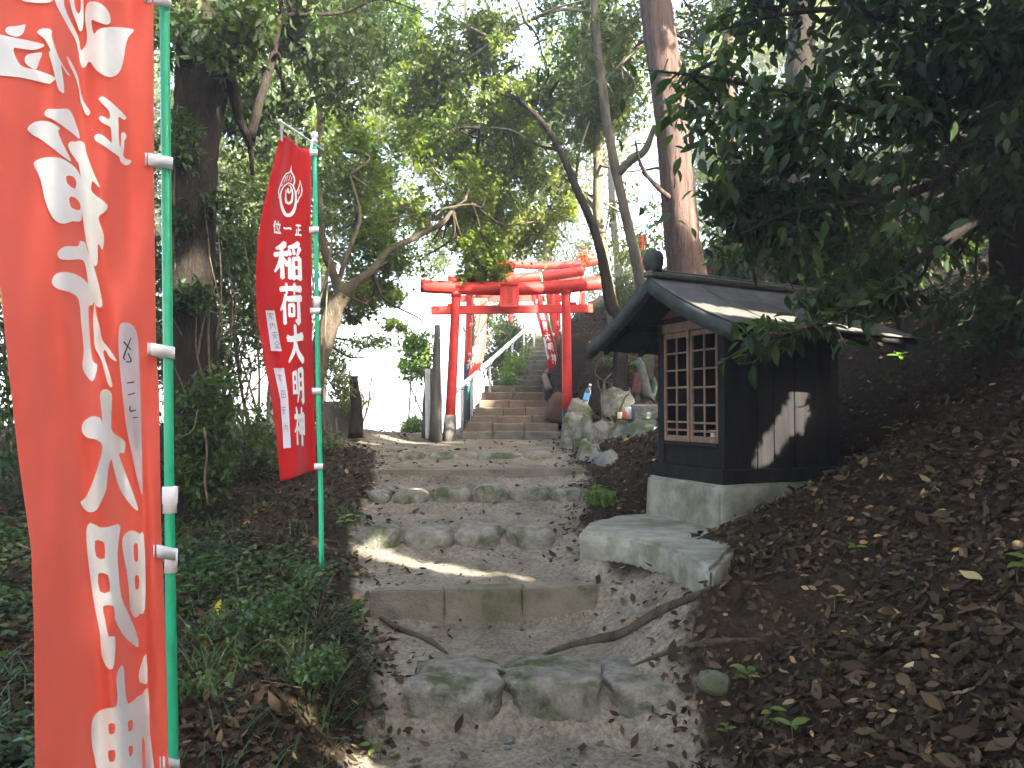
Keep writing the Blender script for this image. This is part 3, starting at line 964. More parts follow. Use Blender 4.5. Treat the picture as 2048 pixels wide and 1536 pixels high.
# ------------------------------------------------------------------ brush characters (0..100 box, y down): strokes of (x, y, width)
G = {
 '正': [[(14, 12, 13), (50, 9, 11), (88, 12, 15)], [(50, 12, 13), (50, 88, 13)], [(54, 48, 12), (84, 46, 13)], [(24, 44, 14), (25, 88, 12)], [(4, 90, 14), (50, 87, 12), (97, 90, 15)]],
 '一': [[(5, 48, 16), (30, 52, 13), (70, 46, 13), (96, 50, 20)]],
 '位': [[(30, 4, 16), (20, 28, 13), (3, 48, 5)], [(20, 34, 14), (21, 97, 14)], [(66, 4, 14), (66, 18, 10)], [(38, 28, 14), (92, 26, 15)], [(50, 40, 10), (56, 72, 10)], [(84, 38, 14), (72, 80, 8)], [(34, 90, 13), (97, 88, 16)]],
 '稲': [[(42, 3, 17), (28, 12, 15), (8, 17, 6)], [(3, 34, 13), (25, 31, 11), (52, 29, 14)], [(29, 12, 12), (30, 96, 15)], [(28, 36, 13), (18, 60, 12), (2, 80, 6)], [(34, 42, 8), (50, 60, 15)],
        [(92, 2, 16), (74, 9, 12), (54, 12, 7)], [(56, 18, 8), (62, 32, 11)], [(72, 16, 8), (76, 30, 11)], [(96, 14, 13), (86, 34, 6)], [(58, 42, 11), (58, 96, 14)], [(72, 40, 9), (72, 98, 12)], [(72, 43, 9), (95, 41, 12), (95, 98, 14)], [(74, 66, 8), (92, 66, 8)], [(73, 92, 9), (94, 92, 10)]],
 '荷': [[(3, 15, 12), (50, 12, 11), (97, 13, 15)], [(30, 2, 11), (32, 26, 8)], [(68, 2, 13), (66, 26, 7)], [(28, 30, 15), (18, 50, 12), (2, 66, 5)], [(20, 50, 12), (21, 98, 15)], [(36, 38, 12), (97, 35, 15)], [(84, 38, 12), (85, 94, 15), (70, 90, 6)], [(42, 52, 10), (43, 80, 11)], [(43, 53, 8), (64, 52, 10), (63, 79, 10)], [(44, 78, 8), (62, 77, 8)]],
 '大': [[(3, 34, 16), (30, 36, 13), (95, 28, 18)], [(52, 2, 15), (51, 34, 14), (40, 66, 14), (6, 96, 7)], [(50, 40, 10), (66, 72, 16), (94, 92, 17)]],
 '明': [[(9, 16, 12), (11, 74, 13)], [(10, 18, 10), (38, 15, 13), (38, 72, 13)], [(12, 42, 9), (36, 41, 9)], [(11, 69, 10), (38, 68, 10)], [(56, 6, 13), (57, 60, 13), (42, 97, 6)], [(57, 8, 11), (90, 5, 15), (91, 94, 17), (76, 88, 7)], [(60, 33, 9), (88, 32, 9)], [(60, 58, 9), (88, 57, 9)]],
 '神': [[(20, 2, 10), (29, 15, 15)], [(5, 26, 12), (40, 23, 14), (22, 52, 10), (2, 66, 5)], [(25, 46, 10), (26, 97, 14)], [(32, 50, 7), (43, 60, 12)], [(52, 22, 12), (53, 70, 12)], [(53, 24, 10), (91, 20, 14), (90, 70, 13)], [(54, 45, 9), (89, 44, 9)], [(54, 66, 9), (90, 65, 9)], [(71, 2, 13), (72, 99, 15)]],
 '家': [[(50, 0, 8), (50, 12, 8)], [(8, 14, 7), (92, 14, 7)], [(8, 14, 7), (6, 26, 4)], [(92, 14, 7), (88, 26, 4)], [(24, 32, 6), (78, 30, 6)], [(54, 32, 6), (20, 56, 5)], [(46, 42, 6), (60, 70, 7), (48, 96, 6)], [(50, 56, 5), (16, 80, 5)], [(84, 40, 6), (62, 56, 5)], [(60, 60, 6), (92, 92, 7)]],
 '内': [[(12, 28, 7), (12, 96, 7)], [(12, 28, 7), (88, 28, 7), (88, 96, 8)], [(50, 4, 7), (48, 40, 6), (24, 72, 5)], [(50, 42, 6), (74, 68, 7)]],
 '安': [[(50, 0, 8), (50, 12, 8)], [(8, 16, 7), (92, 16, 7)], [(8, 16, 7), (6, 30, 4)], [(92, 16, 7), (88, 30, 4)], [(44, 26, 7), (28, 64, 6), (80, 94, 7)], [(70, 46, 7), (50, 78, 6), (14, 96, 5)], [(6, 48, 7), (94, 46, 7)]],
 '全': [[(50, 0, 8), (26, 30, 6), (4, 44, 5)], [(50, 4, 6), (96, 42, 8)], [(26, 50, 6), (76, 49, 6)], [(50, 50, 7), (50, 92, 7)], [(24, 70, 6), (76, 69, 6)], [(6, 93, 7), (94, 92, 8)]],
 '田': [[(10, 10, 8), (10, 92, 8)], [(10, 10, 8), (90, 9, 8), (90, 92, 8)], [(50, 12, 7), (50, 88, 7)], [(12, 48, 7), (88, 48, 7)], [(10, 90, 7), (90, 89, 7)]],
}


def stroke_poly(st, sc=1.0):
    pts = catmull([(x, y, wd) for x, y, wd in st], 5) if len(st) > 2 else np.array([[st[0][k] + (st[1][k] - st[0][k]) * t for k in range(3)] for t in np.linspace(0, 1, 6)])
    # sharp corners (two-leg strokes) stay sharp: split there
    C = pts[:, :2]
    T = np.gradient(C, axis=0)
    T /= np.linalg.norm(T, axis=1)[:, None] + 1e-9
    N = np.stack([-T[:, 1], T[:, 0]], 1)
    h = np.maximum(pts[:, 2:3], 1.0) / 2 * sc
    Lp, Rp = C + N * h, C - N * h
    e0 = C[0] - T[0] * h[0] * .7
    e1 = C[-1] + T[-1] * h[-1] * .5
    return np.vstack([[e0], Lp, [e1], Rp[::-1]])


def split_strokes(strokes):
    out = []
    for st in strokes:
        cur = [st[0]]
        for i in range(1, len(st)):
            cur.append(st[i])
            if i < len(st) - 1:
                a = np.array(st[i][:2]) - np.array(st[i - 1][:2])
                b = np.array(st[i + 1][:2]) - np.array(st[i][:2])
                c = a.dot(b) / (np.linalg.norm(a) * np.linalg.norm(b) + 1e-9)
                if c < .6:
                    out.append(cur)
                    cur = [st[i]]
        out.append(cur)
    return out


def flat_mesh(polys, holes=(), grid=None):
    """Union of 2-D polygons, triangulated; grid = spacing of extra interior points. Returns verts (n,2), tris."""
    co, fc, ed = [], [], []
    for p in polys:
        p = np.asarray(p)[:, :2]
        if (p[:, 0] * np.roll(p[:, 1], -1) - p[:, 1] * np.roll(p[:, 0], -1)).sum() < 0:
            p = p[::-1]
        k = len(co)
        co += [Vector(q[:2]) for q in p]
        fc.append(list(range(k, k + len(p))))
    hol = []
    for p in holes:
        k = len(co)
        co += [Vector(q[:2]) for q in p]
        ed += [(k + i, k + (i + 1) % len(p)) for i in range(len(p))]
        hol.append(np.array(p)[:, :2])
    A = np.array([c[:] for c in co])
    if grid:
        x0, y0 = A.min(0)
        x1, y1 = A.max(0)
        nx, ny = int((x1 - x0) / grid) + 1, int((y1 - y0) / grid) + 1
        for i in range(nx):
            for j in range(ny):
                co.append(Vector((x0 + (i + .5) * grid + .013 * (j % 3), y0 + (j + .5) * grid + .017 * (i % 3))))
    vs, es, fs, ov, oe, of = delaunay_2d_cdt(co, ed, fc, 1 if not holes else 0, 1e-5)
    tris = [f for f, o in zip(fs, of) if len(o) > 0 and len(f) == 3]
    Vv = np.array([v[:] for v in vs])
    if hol:
        def inside(pt, poly):
            x, y = pt
            c = False
            j = len(poly) - 1
            for i in range(len(poly)):
                if (poly[i][1] > y) != (poly[j][1] > y) and x < (poly[j][0] - poly[i][0]) * (y - poly[i][1]) / (poly[j][1] - poly[i][1]) + poly[i][0]:
                    c = not c
                j = i
            return c
        tris = [t for t in tris if not any(inside(Vv[list(t)].mean(0), h) for h in hol)]
    used = sorted({i for t in tris for i in t})
    mp = {a: b for b, a in enumerate(used)}
    return Vv[used], np.array([[mp[i] for i in t] for t in tris])


class Banner:
    """A hanging cloth given by its two hems. Photograph pixels are carried onto it, so its true depth and folds stand in the scene."""
    def __init__(s, Lp, Rp, depth):
        s.L, s.R, s.depth = np.array(Lp, float), np.array(Rp, float), depth

    def hem(s, v):
        return np.interp(v, s.L[:, 1], s.L[:, 0]), np.interp(v, s.R[:, 1], s.R[:, 0])

    def pt(s, u, v, lift=0.0):
        l, r = s.hem(v)
        Y = s.depth((u - l) / (r - l), v, u) - lift
        return P(u, v, Y)

    def cloth(s, name, vt, vb, mat, parent, nu=60, nv=110):
        """vt, vb: functions of t across giving top and bottom v"""
        V, Fq = [], []
        for j in range(nv + 1):
            for i in range(nu + 1):
                t = i / nu
                v = vt(t) + (vb(t) - vt(t)) * j / nv
                l, r = s.hem(v)
                V.append(s.pt(l + (r - l) * t, v)[:])
        for j in range(nv):
            for i in range(nu):
                k = j * (nu + 1) + i
                Fq.append([k, k + 1, k + nu + 2, k + nu + 1])
        V = np.array(V)
        # give the cloth thickness
        o = obj(name, np_mesh(name, V, Fq, True), mat, parent)
        sm = o.modifiers.new('thick', 'SOLIDIFY')
        sm.thickness = .0006
        sm.offset = -1
        return o

    def print_(s, name, polys, mat, parent, holes=(), grid=None, lift=.0025, **kw):
        V2, T = flat_mesh(polys, holes, grid)
        V = np.array([s.pt(u, v, lift)[:] for u, v in V2])
        return obj(name, np_mesh(name, V, T, True), mat, parent, **kw)

    def glyph(s, ch, quad, mat, parent, grid=6, sc=1.0, lift=.0025, name='character', **kw):
        """quad: four pixel corners tl, tr, br, bl"""
        tl, tr, br, bl = [np.array(q, float) for q in quad]

        def m(p):
            x, y = p[0] / 100, p[1] / 100
            return tl * (1 - x) * (1 - y) + tr * x * (1 - y) + br * x * y + bl * (1 - x) * y
        polys = [np.array([m(p) for p in stroke_poly(st, sc)]) for st in split_strokes(G[ch])]
        return s.print_(name, polys, mat, parent, (), grid, lift, **kw)


def strap(parent, pole, r, z, to, h=.03, mat=M_WHITEP):
    """white tab looped round the pole and sewn to the cloth edge"""
    pole = Vector(pole)
    d = (Vector(to) - pole)
    dh = Vector((d.x, d.y, 0))
    L = dh.length
    dn = dh.normalized()
    sd = Vector((-dn.y, dn.x, 0))
    loop = []
    ru = r + .002
    for k in range(13):
        a = math.pi / 2 + math.pi * k / 12
        a2 = math.pi * .5 + (math.pi) * k / 12
        loop.append(dn * math.cos(a2) * ru + sd * math.sin(a2) * ru)
    path = [dn * L + sd * .003, dn * (L * .5) + sd * (ru * .6)] + loop + [dn * (L * .5) - sd * (ru * .6), dn * L - sd * .003]
    V, Fq = [], []
    for q in path:
        dz = (d.z) * max(0, q.dot(dn)) / max(L, 1e-5)
        for hh in (-h / 2, h / 2):
            V.append((pole.x + q.x, pole.y + q.y, z + hh + dz))
    for i in range(len(path) - 1):
        Fq.append([2 * i, 2 * i + 2, 2 * i + 3, 2 * i + 1])
    o = obj('strap', np_mesh('strap', V, Fq, True), mat, parent)
    sm = o.modifiers.new('thick', 'SOLIDIFY')
    sm.thickness = .0015
    sm.offset = 1
    return o


def S(pts, k=1.0, u0=0.0, v0=0.0, smooth=3):
    q = [(u0 + x / k, v0 + y / k) for x, y in pts]
    return catmull(q, smooth, True) if smooth > 1 else np.array(q)


# --- banner 1: near, left edge of the picture
YP1 = 2.12
b1 = empty('banner', P(345, 1900, YP1), label='very near red banner with large folded white characters, at the left edge', cat='banner')
L1 = [(-75, -400), (-62, 0), (-30, 300), (2, 590), (20, 768), (37, 918), (62, 1098), (68, 1268), (70, 1536), (72, 2000)]
R1 = [(307, -400), (307, 0), (307, 190), (308, 400), (312, 700), (318, 790), (322, 1060), (330, 1240), (334, 1400), (337, 1536), (341, 2000)]
c1 = np.array([(-400, 150), (0, 156), (250, 163), (560, 172), (768, 196), (900, 240), (1536, 300), (2000, 310)], float)
c2 = np.array([(-400, 250), (400, 250), (560, 225), (768, 160), (1000, 170), (1200, 182), (1536, 190), (2000, 195)], float)
c3 = np.array([(-400, 278), (600, 262), (768, 280), (1000, 286), (1250, 292), (1536, 302), (2000, 306)], float)


def dep1(t, v, u):
    Y = 1.52 + .52 * np.clip(t, 0, 1.1) ** 0.95
    g = lambda c, w_: (u - np.interp(v, c[:, 0], c[:, 1])) / w_
    x1, x2, x3 = g(c1, 26), g(c2, 30), g(c3, 12)
    Y = Y + .036 * np.exp(-x1 ** 2) - .02 * np.exp(-(x1 + 2.0) ** 2) - .02 * np.exp(-(x1 - 2.1) ** 2)
    Y = Y + .025 * np.exp(-x2 ** 2) - .015 * np.exp(-(x2 - 1.6) ** 2)
    Y = Y + .016 * np.exp(-x3 ** 2) * sstep(np.float64(v), 500, 800)
    Y = Y + .0035 * np.sin(u / 11. + v / 150.) * sstep(np.float64(v), -200, 500) + .003 * np.sin(u / 19. - v / 70.) + .012 * np.sin(v / 210.0 + t * 4) + .006 * np.sin(v / 67.0 + t * 9)
    return Y


B1 = Banner(L1, R1, dep1)
B1.cloth('cloth', lambda t: -330, lambda t: 1790, M_BANNER, b1, 180, 240)
pr = lambda name, pts, holes=(), smooth=3, **kw: B1.print_(name, [catmull(p, smooth, True) for p in pts], M_LETTER, b1, [catmull(h, 2, True) for h in holes], 4, .0055, **kw)
z7 = lambda pts: [(x / 3.656, y / 3.656) for x, y in pts]
z1 = lambda pts: [(x / 2, y / 2) for x, y in pts]
z2 = lambda pts: [(x / 2, 768 + y / 2) for x, y in pts]
pr('emblem', [z7([(400, -60), (400, 0), (440, 90), (500, 200), (550, 290), (575, 380), (580, 430), (600, 490), (625, 488), (655, 450), (700, 510), (760, 550), (810, 563), (860, 540), (890, 490), (910, 400), (920, 330), (940, 270), (980, 220), (920, 205), (850, 197), (780, 200), (720, 215), (685, 245), (668, 150), (700, 155), (740, 170), (780, 180), (805, 165), (808, 130), (790, 80), (750, 35), (700, 12), (650, 15), (630, 50), (620, 120), (630, 200), (637, 260), (630, 320), (610, 355), (590, 365), (580, 300), (560, 240), (530, 180), (500, 120), (470, 40), (455, -60)]),
              z7([(500, -50), (525, 80), (560, 170), (580, 225), (600, 220), (612, 160), (612, 80), (605, -50), (590, -50), (590, 60), (575, 100), (550, 60), (530, -50)]),
              z7([(160, -60), (160, 0), (220, 16), (300, 22), (370, 15), (400, -20), (380, -60)])])
pr('character', [z7([(40, 215), (60, 195), (120, 190), (180, 178), (185, 190), (170, 240), (130, 268), (80, 260), (45, 240)]),
                 z7([(-160, 235), (-60, 240), (80, 270), (180, 290), (270, 310), (325, 328), (300, 350), (240, 365), (150, 355), (105, 350), (100, 375), (115, 415), (150, 475), (210, 500), (270, 512), (400, 565), (380, 600), (350, 612), (240, 585), (100, 560), (-60, 550), (-180, 545), (-170, 400)]),
                 z7([(180, 430), (200, 400), (250, 388), (308, 385), (290, 440), (265, 505), (220, 490), (185, 460)]),
                 z7([(272, 235), (300, 210), (350, 208), (380, 225), (378, 260), (400, 340), (430, 420), (470, 490), (515, 555), (480, 530), (445, 470), (460, 560), (470, 670), (455, 678), (425, 650), (405, 570), (380, 470), (355, 385), (370, 370), (330, 290), (295, 260)])])
pr('character', [z7([(490, 410), (530, 470), (570, 560), (585, 650), (610, 740), (650, 800), (660, 820), (645, 845), (620, 825), (590, 740), (575, 650), (560, 590), (530, 520), (500, 460)])])
pr('character', [z7([(720, 725), (745, 705), (780, 720), (850, 780), (925, 855), (905, 875), (875, 855), (865, 865), (868, 940), (868, 1000), (878, 1080), (885, 1030), (885, 985), (900, 965), (920, 980), (925, 1005), (910, 1030), (908, 1080), (900, 1140), (930, 1165), (962, 1175), (940, 1205), (910, 1205), (880, 1180), (870, 1145), (820, 1110), (750, 1060), (700, 1030), (688, 1000), (710, 978), (745, 985), (790, 1020), (818, 1045), (815, 990), (808, 930), (760, 905), (725, 875), (730, 850), (765, 855), (800, 870), (800, 815), (760, 770)])], smooth=2)
pr('character', [z7([(325, 825), (350, 797), (420, 797), (490, 795), (520, 820), (540, 860), (560, 920), (578, 970), (580, 1015), (530, 975), (450, 915), (380, 870), (335, 850)]),
                 z7([(200, 940), (240, 900), (300, 883), (360, 890), (410, 915), (440, 940), (425, 960), (450, 1030), (490, 1110), (520, 1180), (470, 1150), (380, 1080), (300, 1020), (230, 980)]),
                 z7([(498, 1060), (520, 1035), (560, 1040), (585, 1060), (590, 1110), (570, 1185), (545, 1150), (515, 1110)]),
                 z1([(135, 650), (180, 630), (240, 632), (290, 660), (320, 700), (328, 750), (330, 800), (328, 860), (320, 885), (290, 885), (250, 895), (210, 870), (180, 800), (165, 730), (150, 690)]),
                 z1([(300, 575), (335, 570), (345, 610), (370, 680), (400, 750), (372, 725), (365, 740), (370, 770), (430, 820), (415, 850), (400, 860), (395, 880), (415, 940), (410, 1000), (392, 975), (390, 1050), (375, 1060), (350, 990), (335, 900), (325, 800), (322, 700)])],
   holes=[z1([(265, 705), (270, 735), (300, 755), (305, 725), (290, 705)]), z1([(277, 790), (285, 830), (318, 840), (320, 815), (300, 790)])])
pr('character', [z1([(230, 1010), (260, 985), (310, 985), (320, 965), (340, 970), (350, 1000), (370, 1050), (385, 1100), (400, 1160), (410, 1220), (395, 1228), (375, 1210), (355, 1150), (345, 1080), (330, 1040), (280, 1040), (240, 1035)]),
                 z1([(207, 1130), (225, 1095), (280, 1090), (340, 1120), (375, 1180), (370, 1220), (355, 1230), (358, 1330), (370, 1440), (390, 1460), (375, 1520), (355, 1515), (330, 1470), (335, 1400), (325, 1300), (315, 1200), (280, 1170), (230, 1155)]),
                 z1([(378, 1210), (385, 1260), (400, 1310), (410, 1360), (440, 1400), (468, 1445), (440, 1430), (420, 1400), (415, 1420), (440, 1500), (450, 1545), (432, 1536), (405, 1440), (380, 1390), (375, 1330), (372, 1280)])])
pr('character', [z2([(400, 40), (420, 20), (445, 35), (448, 70), (445, 150), (450, 190), (490, 220), (502, 240), (495, 275), (480, 275), (478, 290), (500, 350), (530, 430), (553, 505), (520, 480), (480, 420), (455, 340), (445, 300), (432, 350), (425, 420), (400, 480), (380, 508), (350, 510), (322, 475), (345, 450), (375, 380), (395, 320), (410, 250), (385, 222), (350, 215), (328, 190), (332, 155), (365, 130), (400, 135), (410, 160), (405, 100)])])
pr('character', [z2([(345, 590), (350, 680), (365, 800), (380, 900), (400, 1000), (405, 1080), (425, 1130), (450, 1140), (460, 1090), (460, 1010), (435, 1010), (420, 940), (412, 890), (455, 890), (460, 940), (490, 1000), (530, 1040), (555, 1050), (545, 990), (510, 910), (485, 850), (475, 760), (470, 680), (478, 600), (482, 575), (470, 560), (440, 570), (400, 573), (360, 555)]),
                 z2([(488, 640), (500, 600), (530, 585), (560, 600), (575, 600), (582, 750), (580, 900), (560, 920), (540, 935), (520, 900), (515, 820), (505, 740)]),
                 z2([(555, 1160), (565, 1120), (585, 1080), (590, 1190), (575, 1198), (558, 1190)])],
   holes=[z2([(380, 628), (385, 690), (418, 697), (418, 640), (405, 628)]), z2([(393, 760), (400, 830), (438, 830), (435, 775), (425, 760)]), z2([(535, 645), (538, 705), (552, 705), (550, 640)]), z2([(540, 770), (542, 820), (556, 815), (555, 768)])], smooth=2)
pr('character', [z2([(465, 1290), (470, 1240), (465, 1180), (475, 1140), (490, 1125), (497, 1150), (500, 1210), (512, 1280), (550, 1250), (570, 1240), (590, 1215), (597, 1290), (600, 1400), (615, 1520), (625, 1640), (590, 1640), (580, 1440), (568, 1420), (570, 1536), (575, 1700), (400, 1700), (385, 1536), (370, 1460), (365, 1400), (370, 1340), (400, 1305), (440, 1295)])],
   holes=[z2([(435, 1360), (438, 1400), (458, 1395), (460, 1360)]), z2([(433, 1470), (438, 1510), (460, 1505), (460, 1465)]), z2([(512, 1350), (515, 1390), (530, 1380), (530, 1345)]), z2([(515, 1450), (518, 1490), (530, 1480), (532, 1450)])], smooth=2)
tagp = [(237, 665), (240, 650), (248, 645), (260, 647), (272, 660), (277, 690), (280, 768), (283, 870), (285, 965), (284, 990), (275, 960), (262, 900), (252, 850), (245, 790), (240, 740), (237, 700)]
B1.print_('name_tag', [catmull(tagp, 2, True)], M_TAG, b1, (), 4, .0075)
for st in ([(248, 684, 3), (262, 700, 2)], [(262, 676, 2), (248, 712, 3), (250, 720, 2)], [(256, 706, 2), (262, 722, 3), (252, 724, 2)], [(254, 766, 2), (268, 764, 3)], [(256, 790, 2), (270, 786, 2)], [(260, 812, 2), (261, 822, 3), (272, 820, 2)], [(266, 836, 2), (276, 834, 2)]):
    B1.print_('ink_stroke', [stroke_poly(st)], M_INK, b1, (), None, .0095)
# pole
pt_ = [P(326, -420, YP1), P(329, 0, YP1), P(334, 500, YP1), P(339, 1000, YP1), P(345, 1536, YP1), P(348, 1900, YP1)]
tube('pole', pt_, [.0115, .0125, .0125, .0125, .0155, .0155], M_GREENP, b1, n=16, sub=4)
lathe('pole_joint', [(.0, -.034), (.0175, -.034), (.0175, -.012), (.0195, -.008), (.0195, .034), (.016, .036), (.0, .036)], P(340, 1000, YP1)[:], M_WHITEP, b1)
lathe('pole_joint', [(.0, -.03), (.0165, -.03), (.0165, .03), (.0, .03)], P(342, 1122, YP1)[:], M_WHITEP, b1)
for v in (2, 326, 706, 1110, 1534):
    u = np.interp(v, [0, 500, 1000, 1536], [329, 334, 339, 345])
    pc = P(u, v, YP1)
    l, r_ = B1.hem(v)
    to = B1.pt(r_ - 14, v - 8, .012)
    strap(b1, pc, .0135, pc.z, to, .032)

# --- banner 2: beside the path
YP2 = 4.70
b2 = empty('banner', P(643, 1125, YP2), label='whole red banner with white flame jewel crest and large characters, left of the path', cat='banner')
L2 = [(562, 270), (556, 288), (541, 352), (525, 420), (515, 484), (511, 547), (513, 620), (515, 641), (530, 732), (544, 806), (552, 869), (560, 962)]
R2 = [(619, 290), (623, 306), (622, 382), (621, 458), (623, 560), (624, 653), (628, 818), (632, 920), (631, 946)]


def dep2(t, v, u):
    return 4.36 + .31 * t + .02 * np.sin(t * 9 + v / 130.) + .012 * np.sin(t * 5 - v / 60.) + .035 * np.exp(-((t - .35) / .12) ** 2) * np.exp(-((v - 290) / 90.) ** 2) - .02 * np.exp(-((t - .5) / .1) ** 2) * np.exp(-((v - 950) / 120.) ** 2)


B2 = Banner(L2, R2, dep2)
B2.cloth('cloth', lambda t: 274 + 22 * t - 6 * math.sin(t * 3.14 * 2), lambda t: 962 - 19 * t + 2 * math.sin(t * 6.28), M_BANNER2, b2, 40, 120)
zz_ = lambda x, y: (500 + x / 3.94, 230 + y / 3.94)
crest = [[(300, 535, 10), (262, 570, 10), (240, 630, 13), (248, 710, 21), (275, 778, 26), (308, 790, 28), (340, 765, 25), (360, 700, 18), (358, 620, 12), (340, 560, 10), (305, 533, 8)],
         [(285, 590, 9), (281, 640, 12), (286, 683, 20), (307, 694, 22), (328, 678, 18), (335, 620, 12), (325, 572, 9), (305, 550, 6)],
         [(298, 580, 14), (303, 610, 16), (318, 604, 10), (322, 580, 5)],
         [(232, 640, 10), (225, 606, 9), (238, 560, 9), (262, 500, 9), (288, 462, 9), (312, 452, 10), (322, 425, 6), (325, 394, 2)],
         [(325, 394, 2), (326, 446, 9), (346, 486, 9), (351, 528, 9), (338, 556, 8)],
         [(268, 532, 5), (285, 482, 5)], [(286, 524, 5), (300, 472, 5)], [(304, 520, 5), (318, 470, 5)], [(322, 528, 5), (332, 486, 5)],
         [(366, 652, 8), (364, 612, 7), (384, 572, 7), (393, 515, 2)], [(393, 515, 2), (409, 580, 8), (404, 626, 9), (385, 658, 8), (374, 690, 9)], [(380, 622, 5), (390, 590, 4)],
         [(226, 640, 8), (234, 664, 6)], [(246, 560, 6), (262, 540, 6)]]
B2.print_('crest', [np.array([zz_(x, y) for x, y in stroke_poly(s)]) for s in crest], M_LETTER, b2, (), 9, .004)
q = lambda u0, v0, u1, v1, sk=0, sv=0: [(u0, v0), (u1, v0 + sv), (u1 + sk, v1 + sv), (u0 + sk, v1)]
B2.glyph('位', q(546, 440, 562, 466, 0, 3), M_LETTER, b2, 8, 1.15, .004)
B2.glyph('一', q(567, 444, 583, 468, 0, 2), M_LETTER, b2, 8, 1.1, .004)
B2.glyph('正', q(590, 448, 603, 472, 0, 1), M_LETTER, b2, 8, 1.1, .004)
B2.glyph('稲', q(547, 484, 601, 558, 2, 3), M_LETTER, b2, 8, 1.12, .004)
B2.glyph('荷', q(559, 566, 603, 648, 2, 2), M_LETTER, b2, 8, 1.12, .004)
B2.glyph('大', q(573, 650, 606, 727, 3, 1), M_LETTER, b2, 8, 1.2, .004)
B2.glyph('明', q(584, 734, 607, 806, 2, 2), M_LETTER, b2, 8, 1.15, .004)
B2.glyph('神', q(588, 814, 609, 890, 2, 1), M_LETTER, b2, 8, 1.15, .004)
for tp, txt in (([(531, 621), (549, 621), (563, 702), (542, 702)], '家内安全'), ([(547, 736), (568, 736), (576, 790), (582, 895), (567, 897), (561, 800)], '家田安内')):
    B2.print_('name_tag', [np.array(tp)], M_TAG, b2, (), 8, .004)
    if tp[0][0] == 531:
        for k, ch in enumerate(txt):
            u0, v0 = 534 + k * 4.3, 625 + k * 19
            B2.glyph(ch, q(u0, v0, u0 + 12, v0 + 15, 2), M_INK, b2, None, .9, .006)
    else:
        for k, (u0, v0) in enumerate(((554, 748), (561, 780), (562, 812), (566, 847))):
            B2.glyph(txt[k], q(u0, v0, u0 + 10, v0 + 17, 1), M_INK, b2, None, .8, .006)
pp = [P(629, 275, YP2), P(634, 620, YP2), P(637, 800, YP2), P(642, 1000, YP2), P(643, 1140, YP2)]
tube('pole', pp, [.0125, .0125, .014, .015, .015], M_GREENP, b2, n=14)
lathe('pole_joint', [(.0, -.035), (.02, -.03), (.023, 0), (.02, .03), (.0, .035)], P(633, 604, YP2)[:], M_WHITEP, b2)
lathe('finial', [(0, -.03), (.018, -.03), (.019, -.012), (.012, -.006), (.018, .002), (.022, .014), (.018, .03), (.008, .038), (0, .039)], P(629, 276, YP2)[:], M_WHITEP, b2)
ca, cb = P(560, 242, 4.30), P(647, 300, 4.80)
tube('crossbar', [ca, cb], [.006, .006], M_WHITEP, b2, n=8, sub=1)
lathe('crossbar_tip', [(0, -.012), (.012, -.008), (.012, .008), (0, .012)], ca[:], M_WHITEP, b2, n=10)
for t, ue, ve in ((.02, 561, 276), (.34, 590, 284), (.72, 620, 300)):
    c = ca.lerp(cb, t)
    g_ = B2.pt(min(ue + 2, 620), ve + 6, .006)
    bm = bmesh.new()
    wv = (cb - ca).normalized() * .011
    vs = [bm.verts.new(c - wv + Vector((0, 0, .008))), bm.verts.new(c + wv + Vector((0, 0, .008))), bm.verts.new(g_ + wv), bm.verts.new(g_ - wv)]
    bm.faces.new(vs)
    o = obj('strap', bm_mesh('strap', bm), M_WHITEP, b2)
    sm = o.modifiers.new('t', 'SOLIDIFY')
    sm.thickness = .003
for v in (305, 460, 622, 782, 933):
    u = np.interp(v, [275, 620, 800, 1000], [629, 634, 637, 642])
    pc = P(u, v, YP2)
    l, r_ = B2.hem(v)
    strap(b2, pc, .014, pc.z, B2.pt(r_ - 4, v), .036)

# --- banners beyond the gate
def far_banner(Lp, Rp, Y, dy, vt, vb, pole, label, glyphs, mat=M_BANNER2, crest_at=None, tagq=None):
    e = empty('banner', P(pole[-1][0], pole[-1][1], Y + dy), label=label, cat='banner')
    B = Banner(Lp, Rp, lambda t, v, u: Y + dy * t + .03 * np.sin(t * 8 + v / 25.))
    B.cloth('cloth', vt, vb, mat, e, 14, 40)
    for ch, qd in glyphs:
        B.glyph(ch, qd, M_LETTER, e, None, 1.0, .02)
    if crest_at:
        u0, v0, sx, sy = crest_at
        B.print_('crest', [np.array([(u0 + (x - 310) * sx, v0 + (y - 600) * sy) for x, y in stroke_poly(s_, 1.3)]) for s_ in crest[:3]], M_LETTER, e, (), None, .02)
    if tagq:
        B.print_('name_tag', [np.array(tagq, float)], M_TAG, e, (), None, .02)
    tube('pole', [P(u, v, Y + dy + .02) for u, v in pole], [.014] * len(pole), M_GREENP, e, n=8, sub=2)
    for k in range(4):
        u, v = np.array(pole[0]) + (np.array(pole[-1]) - np.array(pole[0])) * (.12 + .25 * k)
        lathe('strap', [(0, -.02), (.022, -.02), (.022, .02), (0, .02)], P(u, v, Y + dy)[:], M_WHITEP, e, n=8)
    return e


